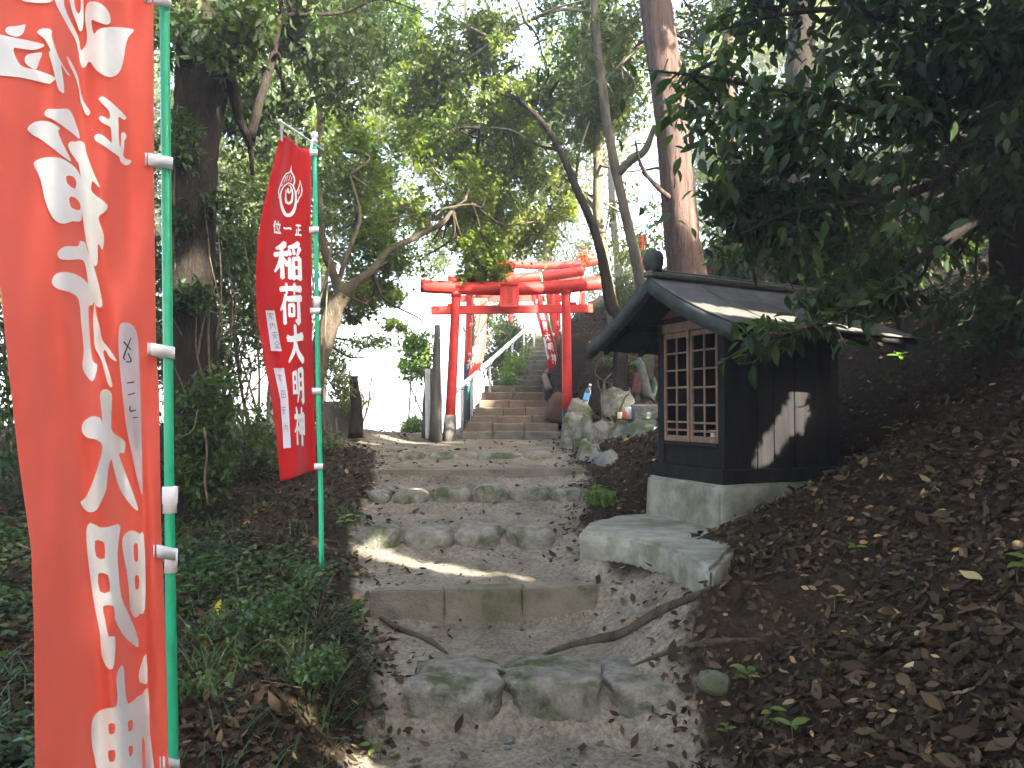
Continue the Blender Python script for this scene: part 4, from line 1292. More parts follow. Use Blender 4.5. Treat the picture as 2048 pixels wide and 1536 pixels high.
far_banner([(1060, 575), (1062, 590), (1075, 640), (1090, 690), (1096, 742)], [(1080, 575), (1082, 590), (1095, 640), (1110, 690), (1119, 735)], 12.55, .12,
           lambda t: 572 + 3 * t, lambda t: 744 - 12 * t, [(1081, 545), (1098, 640), (1122, 745)],
           'red banner slanting beside the upper stairs, right inside the front gate',
           [('稲', q(1077, 622, 1087, 640, 3)), ('荷', q(1083, 643, 1093, 662, 3)), ('大', q(1088, 665, 1099, 682, 3)), ('明', q(1094, 685, 1105, 703, 3)), ('神', q(1101, 706, 1111, 728, 3))],
           crest_at=(1074, 600, .055, .055), tagq=[(1086, 675), (1090, 674), (1099, 716), (1095, 720)])
far_banner([(950, 598), (952, 640), (946, 700), (936, 750), (930, 764)], [(975, 598), (973, 640), (971, 700), (960, 742), (954, 756)], 11.5, .15,
           lambda t: 596, lambda t: 762 - 14 * t, [(949, 560), (944, 700), (934, 800)],
           'brightly lit red banner glowing behind the left gate post',
           [('大', q(951, 660, 964, 684, -2)), ('明', q(946, 690, 960, 712, -3)), ('神', q(936, 716, 950, 738, -4))], mat=M_BANNER)
far_banner([(1108, 560), (1112, 620), (1114, 672)], [(1118, 560), (1119, 620), (1120, 668)], 14.6, .1, lambda t: 560, lambda t: 675 - 5 * t, [(1120, 540), (1120, 600), (1121, 680)],
           'thin edge-on red banner behind the slanting banner on the stairs', [('大', q(1113, 640, 1118, 652))])
far_banner([(1276, 470), (1278, 540)], [(1290, 470), (1288, 536)], 13.0, .1, lambda t: 470, lambda t: 560, [(1292, 450), (1291, 500), (1290, 600)],
           'small red banner in the bright gap between slim trunks and shrine ridge', [])
far_banner([(1158, 585), (1156, 640), (1160, 662)], [(1172, 585), (1170, 640), (1172, 655)], 15.6, .1, lambda t: 585, lambda t: 664 - 10 * t, [(1174, 560), (1173, 600), (1172, 690)],
           'short red banner beside the right post of the topmost gate', [], mat=M_BANNER)

# ------------------------------------------------------------------ torii gates
def torii(label, pl, pr_, kas, nuki, rp, rk, base_h, plaque=None, nk=.11, foot=None):
    """pl, pr_: (foot, top) of posts; kas: points of the top log; nuki: two end points"""
    e = empty('torii_gate', (pl[0] + pr_[0]) / 2, label=label, cat='torii')
    for kf, (ft, tp) in enumerate((pl, pr_)):
        d = tp - ft
        n_ = d.normalized()
        zf = float(terr(ft.x, ft.y))
        k = base_h / d.length
        mid = ft + d * k
        tube('post', [mid, ft + d * .5, tp], [rp * 1.05, rp, rp * .92], M_RED, e, n=20, sub=3)
        low = Vector((ft.x, ft.y, min(zf, ft.z) - .1)) - Vector((n_.x, n_.y, 0)) * .0
        tube('footing', [low, mid + n_ * .001], [rp * 1.16, rp * 1.09] if not (foot and kf == 0) else [rp * 1.5, rp * 1.2], M_POST if (foot and kf == 0) else M_BLACK, e, n=20, sub=1)
        tube('collar', [tp - n_ * .11, tp - n_ * .02], [rp * 1.08, rp * 1.04], M_RED, e, n=20, sub=1)
    V, Fq = tube_arrays([k_[:] for k_ in kas], [rk] * len(kas), 20, 5)
    obj('top_beam', np_mesh('top_beam', V, Fq, True), M_RED, e)
    a, b = nuki
    L = (b - a).length
    ang = math.atan2(b.y - a.y, b.x - a.x)
    pit = math.asin((b.z - a.z) / L)
    T = Matrix.Translation((a + b) / 2) @ Matrix.Rotation(ang, 4, 'Z') @ Matrix.Rotation(-pit, 4, 'Y')
    box('tie_beam', (0, 0, 0), (L, .05, nk), M_RED, e, T, .006)
    for t in (.13, .87):
        c = a.lerp(b, t)
        box('wedge', (L * (t - .5) + (.0), 0, nk * .5 + .014), (.12, .07, .028), M_RED, e, T, .004)
    if plaque:
        u, v, wpx, hpx, Y = plaque
        c = P(u, v, Y)
        wd, ht = wpx / F * Y, hpx / F * Y
        TT = Matrix.Translation(c) @ Matrix.Rotation(R(-8), 4, 'X')
        pq = empty('plaque', c)
        pq.parent = e
        pq.matrix_parent_inverse = INV[e.name]
        INV[pq.name] = Matrix.Translation(-c)
        box('board', (0, 0, 0), (wd * .8, .02, ht * .84), M_REDDK if 0 else M_RED, pq, TT, .003)
        for (x, z, sx, sz) in ((0, ht * .46, wd, ht * .09), (0, -ht * .46, wd, ht * .09), (-wd * .45, 0, wd * .1, ht * .825), (wd * .45, 0, wd * .1, ht * .825)):
            box('frame', (x, -.012, z), (sx, .03, sz), M_RED, pq, TT, .003)
        for k, ch in enumerate('正位稲荷大明神'):
            polys = [np.array([[(x / 100 - .5) * wd * .34, -.0125, ht * (.35 - .105 * k) - (y / 100 - .5) * ht * .095] for x, y in stroke_poly(st, 1.0)]) for st in split_strokes(G[ch])]
            V2, T2 = flat_mesh([p[:, [0, 2]] for p in polys])
            V3 = np.array([(TT @ Vector((x, -.0125, z)))[:] for x, z in V2])
            obj('character', np_mesh('character', V3, T2), M_REDDK, pq)
    return e


YG = 10.1
torii('front red gate with round top log and name plaque, feet on the bare earth',
      (P(898, 882, YG), P(913, 578, YG)), (P(1135, 870, YG + .1), P(1132, 572, YG + .1)),
      [P(842, 572, YG), P(900, 575, YG), P(1020, 578, YG + .03), P(1130, 573, YG + .1), P(1206, 565, YG + .15)],
      (P(862, 621, YG), P(1185, 617, YG + .12)), .062, .085, .33, (1019, 591, 38, 50, YG - .12), foot=True)
Y2 = 13.4
torii('second red gate, half hidden behind the front one, footed on the stairs',
      (P(936, 762, Y2 - .2), P(943, 566, Y2 - .2)), (P(1109, 771, Y2), P(1102, 562, Y2)),
      [P(896, 563, Y2 - .25), P(960, 561, Y2 - .2), P(1050, 555, Y2 - .1), P(1110, 550, Y2), P(1165, 542, Y2 + .1)],
      (P(915, 597, Y2 - .2), P(1130, 597, Y2)), .075, .085, .28)
Y3 = 16.9
torii('topmost red gate behind the others, its beam crossed by maple leaves',
      (P(1022, 690, Y3), P(1022, 535, Y3)), (P(1162, 690, Y3), P(1166, 532, Y3)),
      [P(978, 524, Y3), P(1030, 529, Y3), P(1095, 531, Y3), P(1160, 528, Y3), P(1212, 518, Y3)],
      (P(1000, 557, Y3), P(1190, 556, Y3)), .06, .085, .25)

# handrail
hr = empty('handrail', P(925, 825, 10.75), label='slanting grey metal handrail climbing left of the stairs', cat='handrail')
ra, rb = P(911, 783, 10.55), P(1084, 630, 16.6)
tube('rail', [P(905, 788, 10.5), ra, ra.lerp(rb, .3), ra.lerp(rb, .6), rb], .034, M_RAIL, hr, n=12, sub=3)
for u, vb in ((925, 828), (944, 808), (980, 772), (1025, 722), (1048, 700), (1068, 672)):
    t = (u - 911) / (1084 - 911)
    # perspective-correct parameter
    Y = 10.55
    for Yt in np.linspace(10.55, 16.6, 300):
        q_ = ra.lerp(rb, (Yt - 10.55) / 6.05)
        if CX + F * q_.x / q_.y * 1.0 < u:
            Y = Yt
    q_ = ra.lerp(rb, (Y - 10.55) / 6.05)
    zb = float(terr(q_.x, q_.y)) - .05
    tube('post', [(q_.x, q_.y, zb), (q_.x, q_.y, q_.z - .02)], .018, M_RAILP, hr, n=8, sub=1)
    lathe('bracket', [(0, -.03), (.03, -.028), (.03, .028), (0, .03)], (q_.x, q_.y, q_.z - .02), M_RAIL, hr, n=8)

# posts by the clearing
pst = empty('post_group', P(868, 880, 10.0), label='weathered grey concrete post with slack rope left of the gate', cat='post')
tube('shaft', [P(872, 885, 10.0), P(873, 760, 10.0), P(875, 650, 10.0)], [.085, .06, .035], M_POST, pst, n=8, sub=3, rough=.06, seed=4, smooth=True)
pts = [P(882, 668, 9.95), P(886, 690, 9.95), P(884, 720, 9.95), P(889, 742, 9.95), P(884, 790, 9.95), P(886, 850, 9.95)]
tube('rope', pts, .006, M_ROPE, pst, n=6)
for k in range(3):
    lathe('ring', [(.012, -.006), (.02, 0), (.012, .006), (.008, 0), (.012, -.006)], P(881 + k, 676 + 9 * k, 9.94)[:], M_RAIL, pst, n=10)
pst.name = 'rope_post'
tube('broad_post', [P(858, 885, 10.3), P(861, 800, 10.3), P(862, 737, 10.3)], [.10, .09, .08], M_POST, None, n=8, sub=3, rough=.07, seed=9, label='broad dark stone post beside the white sheet', cat='post')
# white sheet
Bs = Banner([(850, 735), (851, 880)], [(860, 735), (861, 880)], lambda t, v, u: 10.05 + .1 * t + .01 * np.sin(v / 20.))
Bs.cloth('white_sheet', lambda t: 738, lambda t: 878, M_SHEET, None, 6, 20)
tag(bpy.data.objects['white_sheet'], 'narrow white plastic sheet hanging against the posts left of the gate', 'sheet')
tube('thin_pole', [P(816, 860, 11.5), P(823, 740, 11.5)], .012, M_POST, None, n=6, sub=1, label='thin leaning rod standing in the white glare of the clearing', cat='pole')
tube('broken_trunk', [P(711, 876, 9.7), P(713, 820, 9.7), P(709, 780, 9.7), P(708, 752, 9.7)], [.10, .075, .06, .045], M_BARK, None, n=9, sub=4, rough=.12, seed=3, label='broken dark tree stub standing at the mouth of the clearing', cat='stump')
tube('stake', [P(673, 880, 9.0), P(671, 834, 9.0)], .018, M_POST, None, n=7, sub=1, label='short grey stake behind the small boulder', cat='stake')

# bottle, cans, statue
bt = P(1168, 812, 9.15)
top = P(1181, 768, 9.15)
ax = (top - bt).normalized()
Mb = ax.to_track_quat('Z', 'Y').to_matrix()
hb = (top - bt).length
be = empty('water_bottle', bt, label='clear plastic water bottle with blue label leaning on the rocks', cat='bottle')
lathe('body', [(0, 0), (.032, 0), (.034, .01), (.034, hb * .6), (.026, hb * .78), (.013, hb * .88), (.013, hb * .93), (0, hb * .93)], bt[:], M_CLEAR, be, M=Mb.to_4x4())
lathe('label_band', [(.0352, hb * .28), (.0352, hb * .56)], bt[:], M_BLUE, be, M=Mb.to_4x4())
lathe('cap', [(0, hb * .92), (.015, hb * .92), (.015, hb), (0, hb)], bt[:], M_WHITEP, be, M=Mb.to_4x4())
for (u, v0, v1, m_, lab) in ((1240, 824, 838, M_CANY, 'cream drink can, left one of the row at the foot of the statue'), (1249, 821, 838, M_CANR, 'orange red drink can between the cream and the silver one'), (1257, 814, 838, M_CANS, 'tall silver can beside the statue block')):
    a = P(u, v1, 8.3)
    h = P(u, v0, 8.3).z - a.z
    ce = empty('drink_can', a, label=lab, cat='can', group='cans on the ledge')
    rr_ = .026 if m_ is not M_CANS else .032
    lathe('body', [(0, .003), (rr_ * .8, 0), (rr_, .008), (rr_, h - .01), (rr_ * .85, h)], a[:], m_, ce, n=16)
    lathe('lid', [(rr_ * .84, h - .001), (rr_ * .78, h - .004), (0, h - .004)], a[:], M_RAIL, ce, n=16)
a = P(1290, 838, 8.35)
box('statue_block', (a.x, a.y + .08, a.z + .07), (.26, .24, .17), M_STONE2, None, None, .02, label='squared grey stone block under the worn fox statue', cat='block')
st = empty('statue', (a.x, a.y + .08, a.z + .155), label='worn grey fox statue with a faded red bib on a stone block', cat='statue')
# fox: one skinned body
bm = bmesh.new()
base = Vector((a.x, a.y + .1, a.z + .15))
SK = [((0.02, 0, .02), .075), ((0.02, 0, .12), .085), ((.01, 0, .22), .07), ((-.01, 0, .32), .055), ((-.02, 0, .40), .05), ((-.05, 0, .44), .047), ((-.09, 0, .43), .03), ((-.12, 0, .42), .016),
      ((-.055, 0, .18), .033), ((-.065, .03, .02), .024), ((-.065, -.03, .02), .024), ((.09, 0, .08), .035), ((.12, 0, .2), .04), ((.11, 0, .3), .018), ((-.035, .03, .50), .012), ((-.035, -.03, .50), .012)]
ED = [(0, 1), (1, 2), (2, 3), (3, 4), (4, 5), (5, 6), (6, 7), (2, 8), (8, 9), (8, 10), (0, 11), (11, 12), (12, 13), (5, 14), (5, 15)]
me = bpy.data.meshes.new('body')
me.from_pydata([(base + Vector(p))[:] for p, r in SK], ED, [])
o = obj('body', me, M_DOLL, st)
o.modifiers.new('skin', 'SKIN')
for k, (p, r) in enumerate(SK):
    sv = me.skin_vertices[0].data[k]
    sv.radius = (r, r)
    sv.use_root = (k == 0)
ss = o.modifiers.new('sub', 'SUBSURF')
ss.levels = ss.render_levels = 2
V, Fq = [], []
for j in range(9):
    for i in range(9):
        an = (i / 8 - .5) * 2.6 + math.pi
        z = .33 - .21 * j / 8
        rad = .065 + .045 * j / 8 + .006 * math.sin(i * 1.7)
        V.append((base.x - .01 + rad * math.cos(an) * (1.0), base.y + rad * math.sin(an), base.z + z))
for j in range(8):
    for i in range(8):
        k = j * 9 + i
        Fq.append([k, k + 1, k + 10, k + 9])
o = obj('bib', np_mesh('bib', V, Fq, True), M_FABRIC, st)
sm = o.modifiers.new('t', 'SOLIDIFY')
sm.thickness = .006
# ------------------------------------------------------------------ sun gaps: openings in the canopy that let the photograph's sun patches through
def wall_point(u, v):
    """point of the shrine's side wall seen at pixel (u, v)"""
    d = FW + Vector(((u - CX) / F, 0, 0)) + UPV * ((CY - v) / F)
    o = SO + SB * BH - Vector((0, 0, 0))
    n_ = SB
    c = Vector((0, 0, CAMZ))
    t = (o - c).dot(Vector((n_.x, n_.y, 0))) / d.dot(Vector((n_.x, n_.y, 0)))
    return c + d * t


GAPS = []
for k, (u, v) in enumerate([(650, 1088), (680, 1094), (712, 1100), (745, 1108), (780, 1117), (820, 1127), (860, 1134), (905, 1141), (950, 1147), (1000, 1150), (1050, 1155), (1100, 1158), (1150, 1162)]):
    GAPS.append((hit(u, v), .095 if k < 8 else .055))
for k, (u, v) in enumerate([(1526, 920), (1530, 895), (1545, 900), (1548, 870), (1563, 880), (1562, 850), (1580, 850), (1578, 825), (1595, 825), (1592, 800), (1606, 800), (1604, 778), (1612, 770), (1515, 820), (1612, 825), (1600, 850), (1598, 780)]):
    GAPS.append((wall_point(u, v)[:], .078 if k != 13 else .035))
for k in range(16):
    t = k / 15
    a = RA0 + .02 + t * 1.0
    bb = .60 + .22 * t
    z = ZR - (ZR - ZE) * (1.28 * bb / HS - .28 * (bb / HS) ** 2)
    q_ = SHM @ Vector((a, bb, z))
    GAPS.append((q_[:], .12))
for (u, v, Y, r) in [(715, 1495, 3.35, .05), (760, 1505, 3.35, .08), (800, 1525, 3.3, .08), (850, 1550, 3.2, .06), (392, 540, 5.8, .035), (398, 45, 5.9, .03), (660, 640, 8.7, .10), (900, 425, 9.0, .2), (870, 450, 9.0, .2), (930, 415, 9.0, .2), (905, 1141, 5, .02),
                     (860, 572, 10, .1), (900, 572, 10, .1), (930, 565, 13.2, .2), (980, 560, 13.2, .2), (780, 893, 9.8, .15), (740, 890, 9.8, .15), (820, 885, 10, .2), (960, 700, 11.5, .3), (955, 740, 11.5, .3)]:
    GAPS.append((P(u, v, Y)[:], r))
for k in range(6):
    GAPS.append(((-3.2 - k * .7, 14 + 2.2 * k, .8), .45))
for k in range(34):
    GAPS.append((P(rng.uniform(760, 1240), rng.uniform(60, 470), rng.uniform(9.5, 11.5))[:], .16))
GP = np.array([g[0] for g in GAPS])
GR = np.array([g[1] for g in GAPS])
SD = np.array(SDIR[:])


def keep(pos, size):
    """False for leaves standing in one of the gaps"""
    ok = np.ones(len(pos), bool)
    for p, r in zip(GP, GR):
        q = pos - p
        t = q @ SD
        d = np.linalg.norm(q - t[:, None] * SD, axis=1)
        ok &= ~((t > .25) & (d < np.where(t < 8, r + size * .3, r * 1.6 + .05 + size * .5)))
    return ok


LEAF4 = (np.array([(0, 0, 0), (.24, .42, .05), (0, 1, -.06), (-.24, .42, .05)]), np.array([(0, 1, 2), (0, 2, 3)]))
LEAF8 = (np.array([(0, 0, 0), (.17, .22, .05), (.22, .5, .06), (.12, .8, .02), (0, 1.03, -.10), (-.12, .8, .02), (-.22, .5, .06), (-.17, .22, .05), (0, .5, -.01)]),
         np.array([(0, 1, 8), (1, 2, 8), (2, 3, 8), (3, 4, 8), (4, 5, 8), (5, 6, 8), (6, 7, 8), (7, 0, 8)]))
DEADL = (np.array([(0, 0, 0), (.2, .25, .12), (.24, .6, .10), (0, 1, .16), (-.24, .6, .06), (-.2, .25, .13), (0, .5, 0)]),
         np.array([(0, 1, 6), (1, 2, 6), (2, 3, 6), (3, 4, 6), (4, 5, 6), (5, 0, 6)]))
DEADN = (np.array([(0, -.08, .0), (.09, .06, .06), (.19, .24, .11), (.235, .45, .12), (.19, .7, .08), (.09, .9, .09), (.0, 1.05, .15), (-.10, .88, .10), (-.2, .68, .05), (-.24, .45, .07), (-.18, .22, .10), (-.08, .06, .06), (.01, .45, .0)]),
         np.array([(i, (i + 1) % 12, 12) for i in range(12)]))
MAPLE = (np.array([(0, 0, 0)] + [(math.sin(a) * r, .35 + math.cos(a) * r, (-.06 if r > .3 else .02)) for a, r in
                                 [(-2.2, .42), (-1.7, .17), (-1.25, .58), (-.9, .18), (-.42, .62), (-.2, .2), (0, .66), (.2, .2), (.42, .62), (.9, .18), (1.25, .58), (1.7, .17), (2.2, .42)]]),
         np.array([(0, i, i + 1) for i in range(1, 13)]))


def unit(a):
    return a / (np.linalg.norm(a, axis=1)[:, None] + 1e-9)


def leaves_arrays(pos, d, n_, size, tmpl):
    """pos: stalk ends, d: axis directions, n_: rough normals, size: lengths"""
    d = unit(d)
    s = unit(np.cross(d, n_))
    n2 = np.cross(s, d)
    T, Fq = tmpl
    V = pos[:, None, :] + size[:, None, None] * (T[None, :, 0:1] * s[:, None, :] + T[None, :, 1:2] * d[:, None, :] + T[None, :, 2:3] * n2[:, None, :])
    k = len(T)
    Fa = Fq[None] + (np.arange(len(pos)) * k)[:, None, None]
    return V.reshape(-1, 3), Fa.reshape(-1, Fq.shape[1])


def leaf_obj(name, pos, d, n_, size, tint, mat, parent=None, tmpl=LEAF4, gaps=True, **kw):
    if gaps:
        ok = keep(pos, size)
        pos, d, n_, size, tint = pos[ok], d[ok], n_[ok], size[ok], tint[ok]
    V, Fa = leaves_arrays(pos, d, n_, size, tmpl)
    return obj(name, np_mesh(name, V, Fa, False, np.repeat(tint, len(tmpl[0]))), mat, parent, **kw)


def blob_leaves(blobs, size, per=10, droop=.5, seed=0, flat=.55, mul=1.5):
    """blobs: (u, v, Y, rx_px, ry_px, depth_m, n). leaves grouped in sprays along twigs, laid through each blob's volume"""
    g = np.random.default_rng(seed)
    Ps, Ds, Ns, Sz, Ti = [], [], [], [], []
    for (u, v, Y, rx, ry, dz, n) in blobs:
        n = int(n * (mul if size < .12 else 1))
        c = np.array(P(u, v, Y)[:])
        m = max(1, n // per)
        q = g.normal(0, 1, (m, 3))
        q = q / np.linalg.norm(q, axis=1)[:, None] * (g.uniform(0.05, 1, (m, 1)) ** .45)
        cc = c + q * np.array([rx / F * Y, dz, ry / F * Y])
        cc += .25 * rx / F * Y * np.stack([vnoise(cc[:, 0] * 3 + 5, cc[:, 2] * 3), vnoise(cc[:, 1] * 3, cc[:, 0] * 3 + 9), vnoise(cc[:, 2] * 3, cc[:, 0] * 3 + 21)], 1)
        # thin the volume with a clump field so that holes open
        kf = vnoise(cc[:, 0] * 2.3 + seed, cc[:, 2] * 2.3 + cc[:, 1]) + .5 * vnoise(cc[:, 0] * 5, cc[:, 2] * 5 + cc[:, 1] * 2)
        cc = cc[kf > -.2]
        m = len(cc)
        tw = unit(g.normal(0, 1, (m, 3)) * np.array([1, 1, .5]) + np.array([0, 0, -.25]))
        ct = np.clip(.5 + .5 * vnoise(cc[:, 0] * 1.7, cc[:, 2] * 1.7 + 40) + g.normal(0, .12, m), 0, 1)
        for k in range(per):
            t = (k / per - .5) * size * 3.2
            ang = unit(np.cross(tw, g.normal(0, 1, (m, 3))))
            Ps.append(cc + tw * t + ang * size * .15 + g.normal(0, size * .25, (m, 3)))
            Ds.append(tw * .7 + ang * g.uniform(.5, 1.1, (m, 1)) + np.array([0, 0, -droop]) * g.uniform(.2, 1, (m, 1)))
            Ns.append(np.array([0, 0, 1.0]) + g.normal(0, flat, (m, 3)))
            Sz.append(size * g.uniform(.65, 1.25, m))
            Ti.append(np.clip(ct + g.normal(0, .18, m), 0, 1))
    return np.vstack(Ps), np.vstack(Ds), np.vstack(Ns), np.concatenate(Sz), np.concatenate(Ti)


def crown(parent, blobs, size, mat, seed, tmpl=LEAF4, name='crown', gaps=True, **kw):
    p, d, n_, s, t = blob_leaves(blobs, size, seed=seed, **kw)
    return leaf_obj(name, p, d, n_, s, t, mat, parent, tmpl, gaps)


def limbs(name, lists, mat, parent, n=9, rough=.06, seed=0):
    V, Fq = join_arrays([tube_arrays([p_[:] for p_ in pts], rad, n, 4, rough, seed + i) for i, (pts, rad) in enumerate(lists)])
    return obj(name, np_mesh(name, V, Fq, True), mat, parent)


def twigs_for(blobs, root_pts, seed, r0=.02, sub=2):
    """thin branches from given root points into each blob"""
    g = np.random.default_rng(seed)
    out = []
    for b in blobs:
        c = P(b[0], b[1], b[2])
        rt = min(root_pts, key=lambda q_: (q_ - c).length)
        for k in range(sub):
            e_ = c + Vector((g.normal(0, b[3] / F * b[2] * .5), g.normal(0, b[5] * .5), g.normal(0, b[4] / F * b[2] * .5)))
            m1 = rt.lerp(e_, .35) + Vector(g.normal(0, .12, 3))
            m2 = rt.lerp(e_, .7) + Vector(g.normal(0, .14, 3))
            out.append(([rt, m1, m2, e_], [r0, r0 * .7, r0 * .45, r0 * .2]))
    return out


def tree(label, trunk, others, blobs, lsize, lmat, bark, seed, cat='tree', name='broadleaf_tree', tmpl=LEAF4, group=None, n=12, rough=.09, r0=.02, roots=True, twsub=2, **kw):
    base = trunk[0][0]
    zb = float(terr(base.x, base.y))
    pts, rad = list(trunk[0]), list(trunk[1])
    if roots:
        pts = [Vector((base.x, base.y, min(zb, base.z) - .25))] + pts
        rad = [rad[0] * 1.35] + rad
    e = empty(name, (base.x, base.y, zb), label=label, cat=cat, group=group)
    V, Fq = tube_arrays([p_[:] for p_ in pts], rad, 28 if rad[0] > .1 else n, 10, rough, seed)
    obj('trunk', np_mesh('trunk', V, Fq, True), bark, e)
    for i, (p_, r_) in enumerate(others):
        V, Fq = tube_arrays([x[:] for x in p_], r_, n, 5, rough, seed + 5 + i)
        obj('branch', np_mesh('branch', V, Fq, True), bark, e)
    if blobs:
        rp = [Vector(x) for x in pts[len(pts) // 2:]] + [x for p_, r_ in others for x in p_[1:]]
        tw = twigs_for(blobs, rp, seed, r0, twsub)
        if tw:
            limbs('twigs', tw, bark, e, 5, 0, seed)['kind'] = 'stuff'
        crown(e, blobs, lsize, lmat, seed, tmpl, **kw)
    return e


pp_ = lambda L: [P(*a) for a in L]
# --- left
tree('massive dark forked trunk at the left with a sunlit scar at mid height',
     (pp_([(392, 1055, 6.0), (388, 900, 6.0), (384, 700, 6.0), (386, 500, 6.0), (390, 300, 6.0), (405, 140, 6.0), (400, 20, 6.05), (380, -150, 6.1), (350, -500, 6.2)]), [.24, .19, .175, .165, .165, .19, .16, .13, .1]),
     [(pp_([(412, 150, 6.0), (440, 70, 6.05), (480, 20, 6.1), (520, -80, 6.3), (600, -260, 6.6)]), [.12, .12, .105, .09, .06]),
      (pp_([(425, 110, 6.0), (455, 150, 6.0), (470, 195, 6.05), (480, 240, 6.1), (500, 290, 6.2), (505, 350, 6.3)]), [.06, .05, .045, .035, .025, .015]),
      (pp_([(500, 280, 6.2), (520, 200, 6.3), (545, 120, 6.4), (560, 30, 6.5)]), [.04, .035, .03, .02])],
     [(560, 40, 6.8, 130, 100, .8, 2600), (480, 150, 6.9, 110, 120, .7, 2200), (640, 130, 7.2, 110, 120, .8, 2400), (560, 260, 7.3, 90, 120, .7, 1700), (360, -80, 6.2, 260, 120, 1.5, 3000), (480, -330, 6.5, 420, 200, 2, 4500), (720, 40, 7.6, 110, 70, .8, 1500), (470, 60, 5.6, 80, 90, .3, 700), (360, 60, 5.7, 60, 70, .2, 300)],
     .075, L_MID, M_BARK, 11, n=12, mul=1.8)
# ivy and creeper at the foot of the great trunk
SHR = [
    ('dense dark evergreen bush round the foot of the forked trunk', [(400, 560, 6.3, 90, 140, .4, 1700), (430, 760, 6.5, 110, 140, .5, 3000), (400, 900, 6.4, 70, 90, .4, 1300), (365, 620, 5.75, 40, 200, .12, 900), (405, 860, 5.7, 60, 140, .15, 1100), (430, 480, 5.8, 40, 120, .12, 700), (355, 330, 5.7, 36, 130, .12, 520), (425, 660, 5.65, 60, 200, .15, 1300), (395, 960, 5.65, 60, 60, .15, 500)], .06, L_DARK, 21, (420, 1000, 6.4)),
    ('tall dark leafy bush between the forked trunk and the whole banner', [(500, 420, 7.0, 80, 130, .6, 2300), (510, 640, 7.0, 90, 170, .6, 3300), (520, 860, 7.0, 90, 90, .5, 1900)], .06, L_MID, 22, (510, 980, 7.0)),
    ('leafy bush right behind the pole of the whole banner', [(640, 380, 8.6, 70, 90, .5, 1200), (650, 780, 8.6, 50, 70, .5, 1400), (640, 880, 8.4, 40, 40, .4, 700)], .05, L_MID, 23, (640, 900, 8.5)),
    ('deep shade thicket behind the near banner at the far left', [(60, 820, 6.0, 200, 260, .8, 5200), (250, 500, 6.8, 160, 250, .8, 3000), (0, 400, 7, 250, 300, .8, 3000)], .07, L_DARK, 24, (60, 1080, 6.0)),
    ('background thicket in half shade beyond the forked trunk', [(400, 300, 10, 200, 250, 1.0, 5000), (420, 640, 9.5, 200, 200, .8, 5000), (300, 800, 9, 260, 160, .8, 4500), (560, 480, 10.5, 90, 220, .8, 3000)], .075, L_MID, 25, (420, 900, 9.5)),
    ('pale sunlit bush at the mouth of the clearing, left of the stub', [(680, 720, 10.2, 50, 45, .4, 900), (735, 770, 10.6, 30, 40, .3, 420), (700, 800, 9.9, 28, 26, .3, 400)], .05, L_MAPLE, 26, (700, 860, 10.2)),
    ('feathery bright green bamboo clump against the weathered posts', [(850, 690, 11.8, 42, 40, .35, 1700), (838, 735, 11.8, 34, 24, .3, 900)], .09, L_BRIGHT, 27, (858, 800, 11.8)),
    ('low trimmed bright shrub beside the white sheet', [(828, 858, 11.3, 30, 18, .3, 1300)], .045, L_BRIGHT, 28, (830, 872, 11.3)),
    ('dark thicket behind the handrail, seen through the front gate', [(1000, 700, 16.0, 55, 70, .8, 3000), (975, 640, 16.5, 55, 50, .8, 1600), (1030, 660, 17.5, 50, 45, .8, 1400), (990, 760, 14.0, 28, 22, .4, 900)], .09, L_MID, 29, (1000, 760, 15.5)),
    ('fresh green weeds along the left side of the upper stairs', [(1020, 735, 13.6, 26, 26, .3, 700), (1036, 705, 14.4, 20, 22, .3, 500), (1010, 765, 12.8, 20, 14, .3, 350)], .07, L_BRIGHT, 30, (1020, 760, 13.6)),
    ('mid green bush on the bank right of the upper gates', [(1190, 640, 13.0, 50, 40, .5, 1600), (1250, 600, 12.0, 60, 60, .6, 2000), (1175, 690, 12.0, 28, 28, .3, 500)], .06, L_MID, 31, (1200, 690, 12.6)),
    ('low weeds growing over the rocks behind the bottle', [(1205, 775, 9.7, 30, 22, .2, 420), (1240, 730, 10.2, 50, 26, .3, 700), (1220, 900, 8.9, 30, 22, .2, 300), (1240, 930, 8.3, 24, 14, .15, 220)], .045, L_MID, 32, (1220, 800, 9.7)),
    ('low green weeds crowding the foot of the whole banner pole', [(655, 1150, 4.5, 60, 34, .2, 420), (590, 1215, 4.2, 80, 40, .25, 520), (700, 1215, 4.3, 34, 24, .15, 160)], .034, L_GRASS, 34, (630, 1200, 4.4)),
    ('broad patch of knee high weeds on the bank right of the near pole', [(470, 1270, 3.9, 100, 50, .3, 800), (610, 1340, 3.6, 60, 36, .2, 330), (400, 1400, 3.4, 60, 60, .2, 380)], .036, L_GRASS, 35, (480, 1330, 3.8)),
    ('small ferny tuft on the litter left of the concrete plinth', [(1195, 1000, 6.6, 34, 16, .15, 420)], .04, L_BRIGHT, 33, (1195, 1010, 6.6)),
]
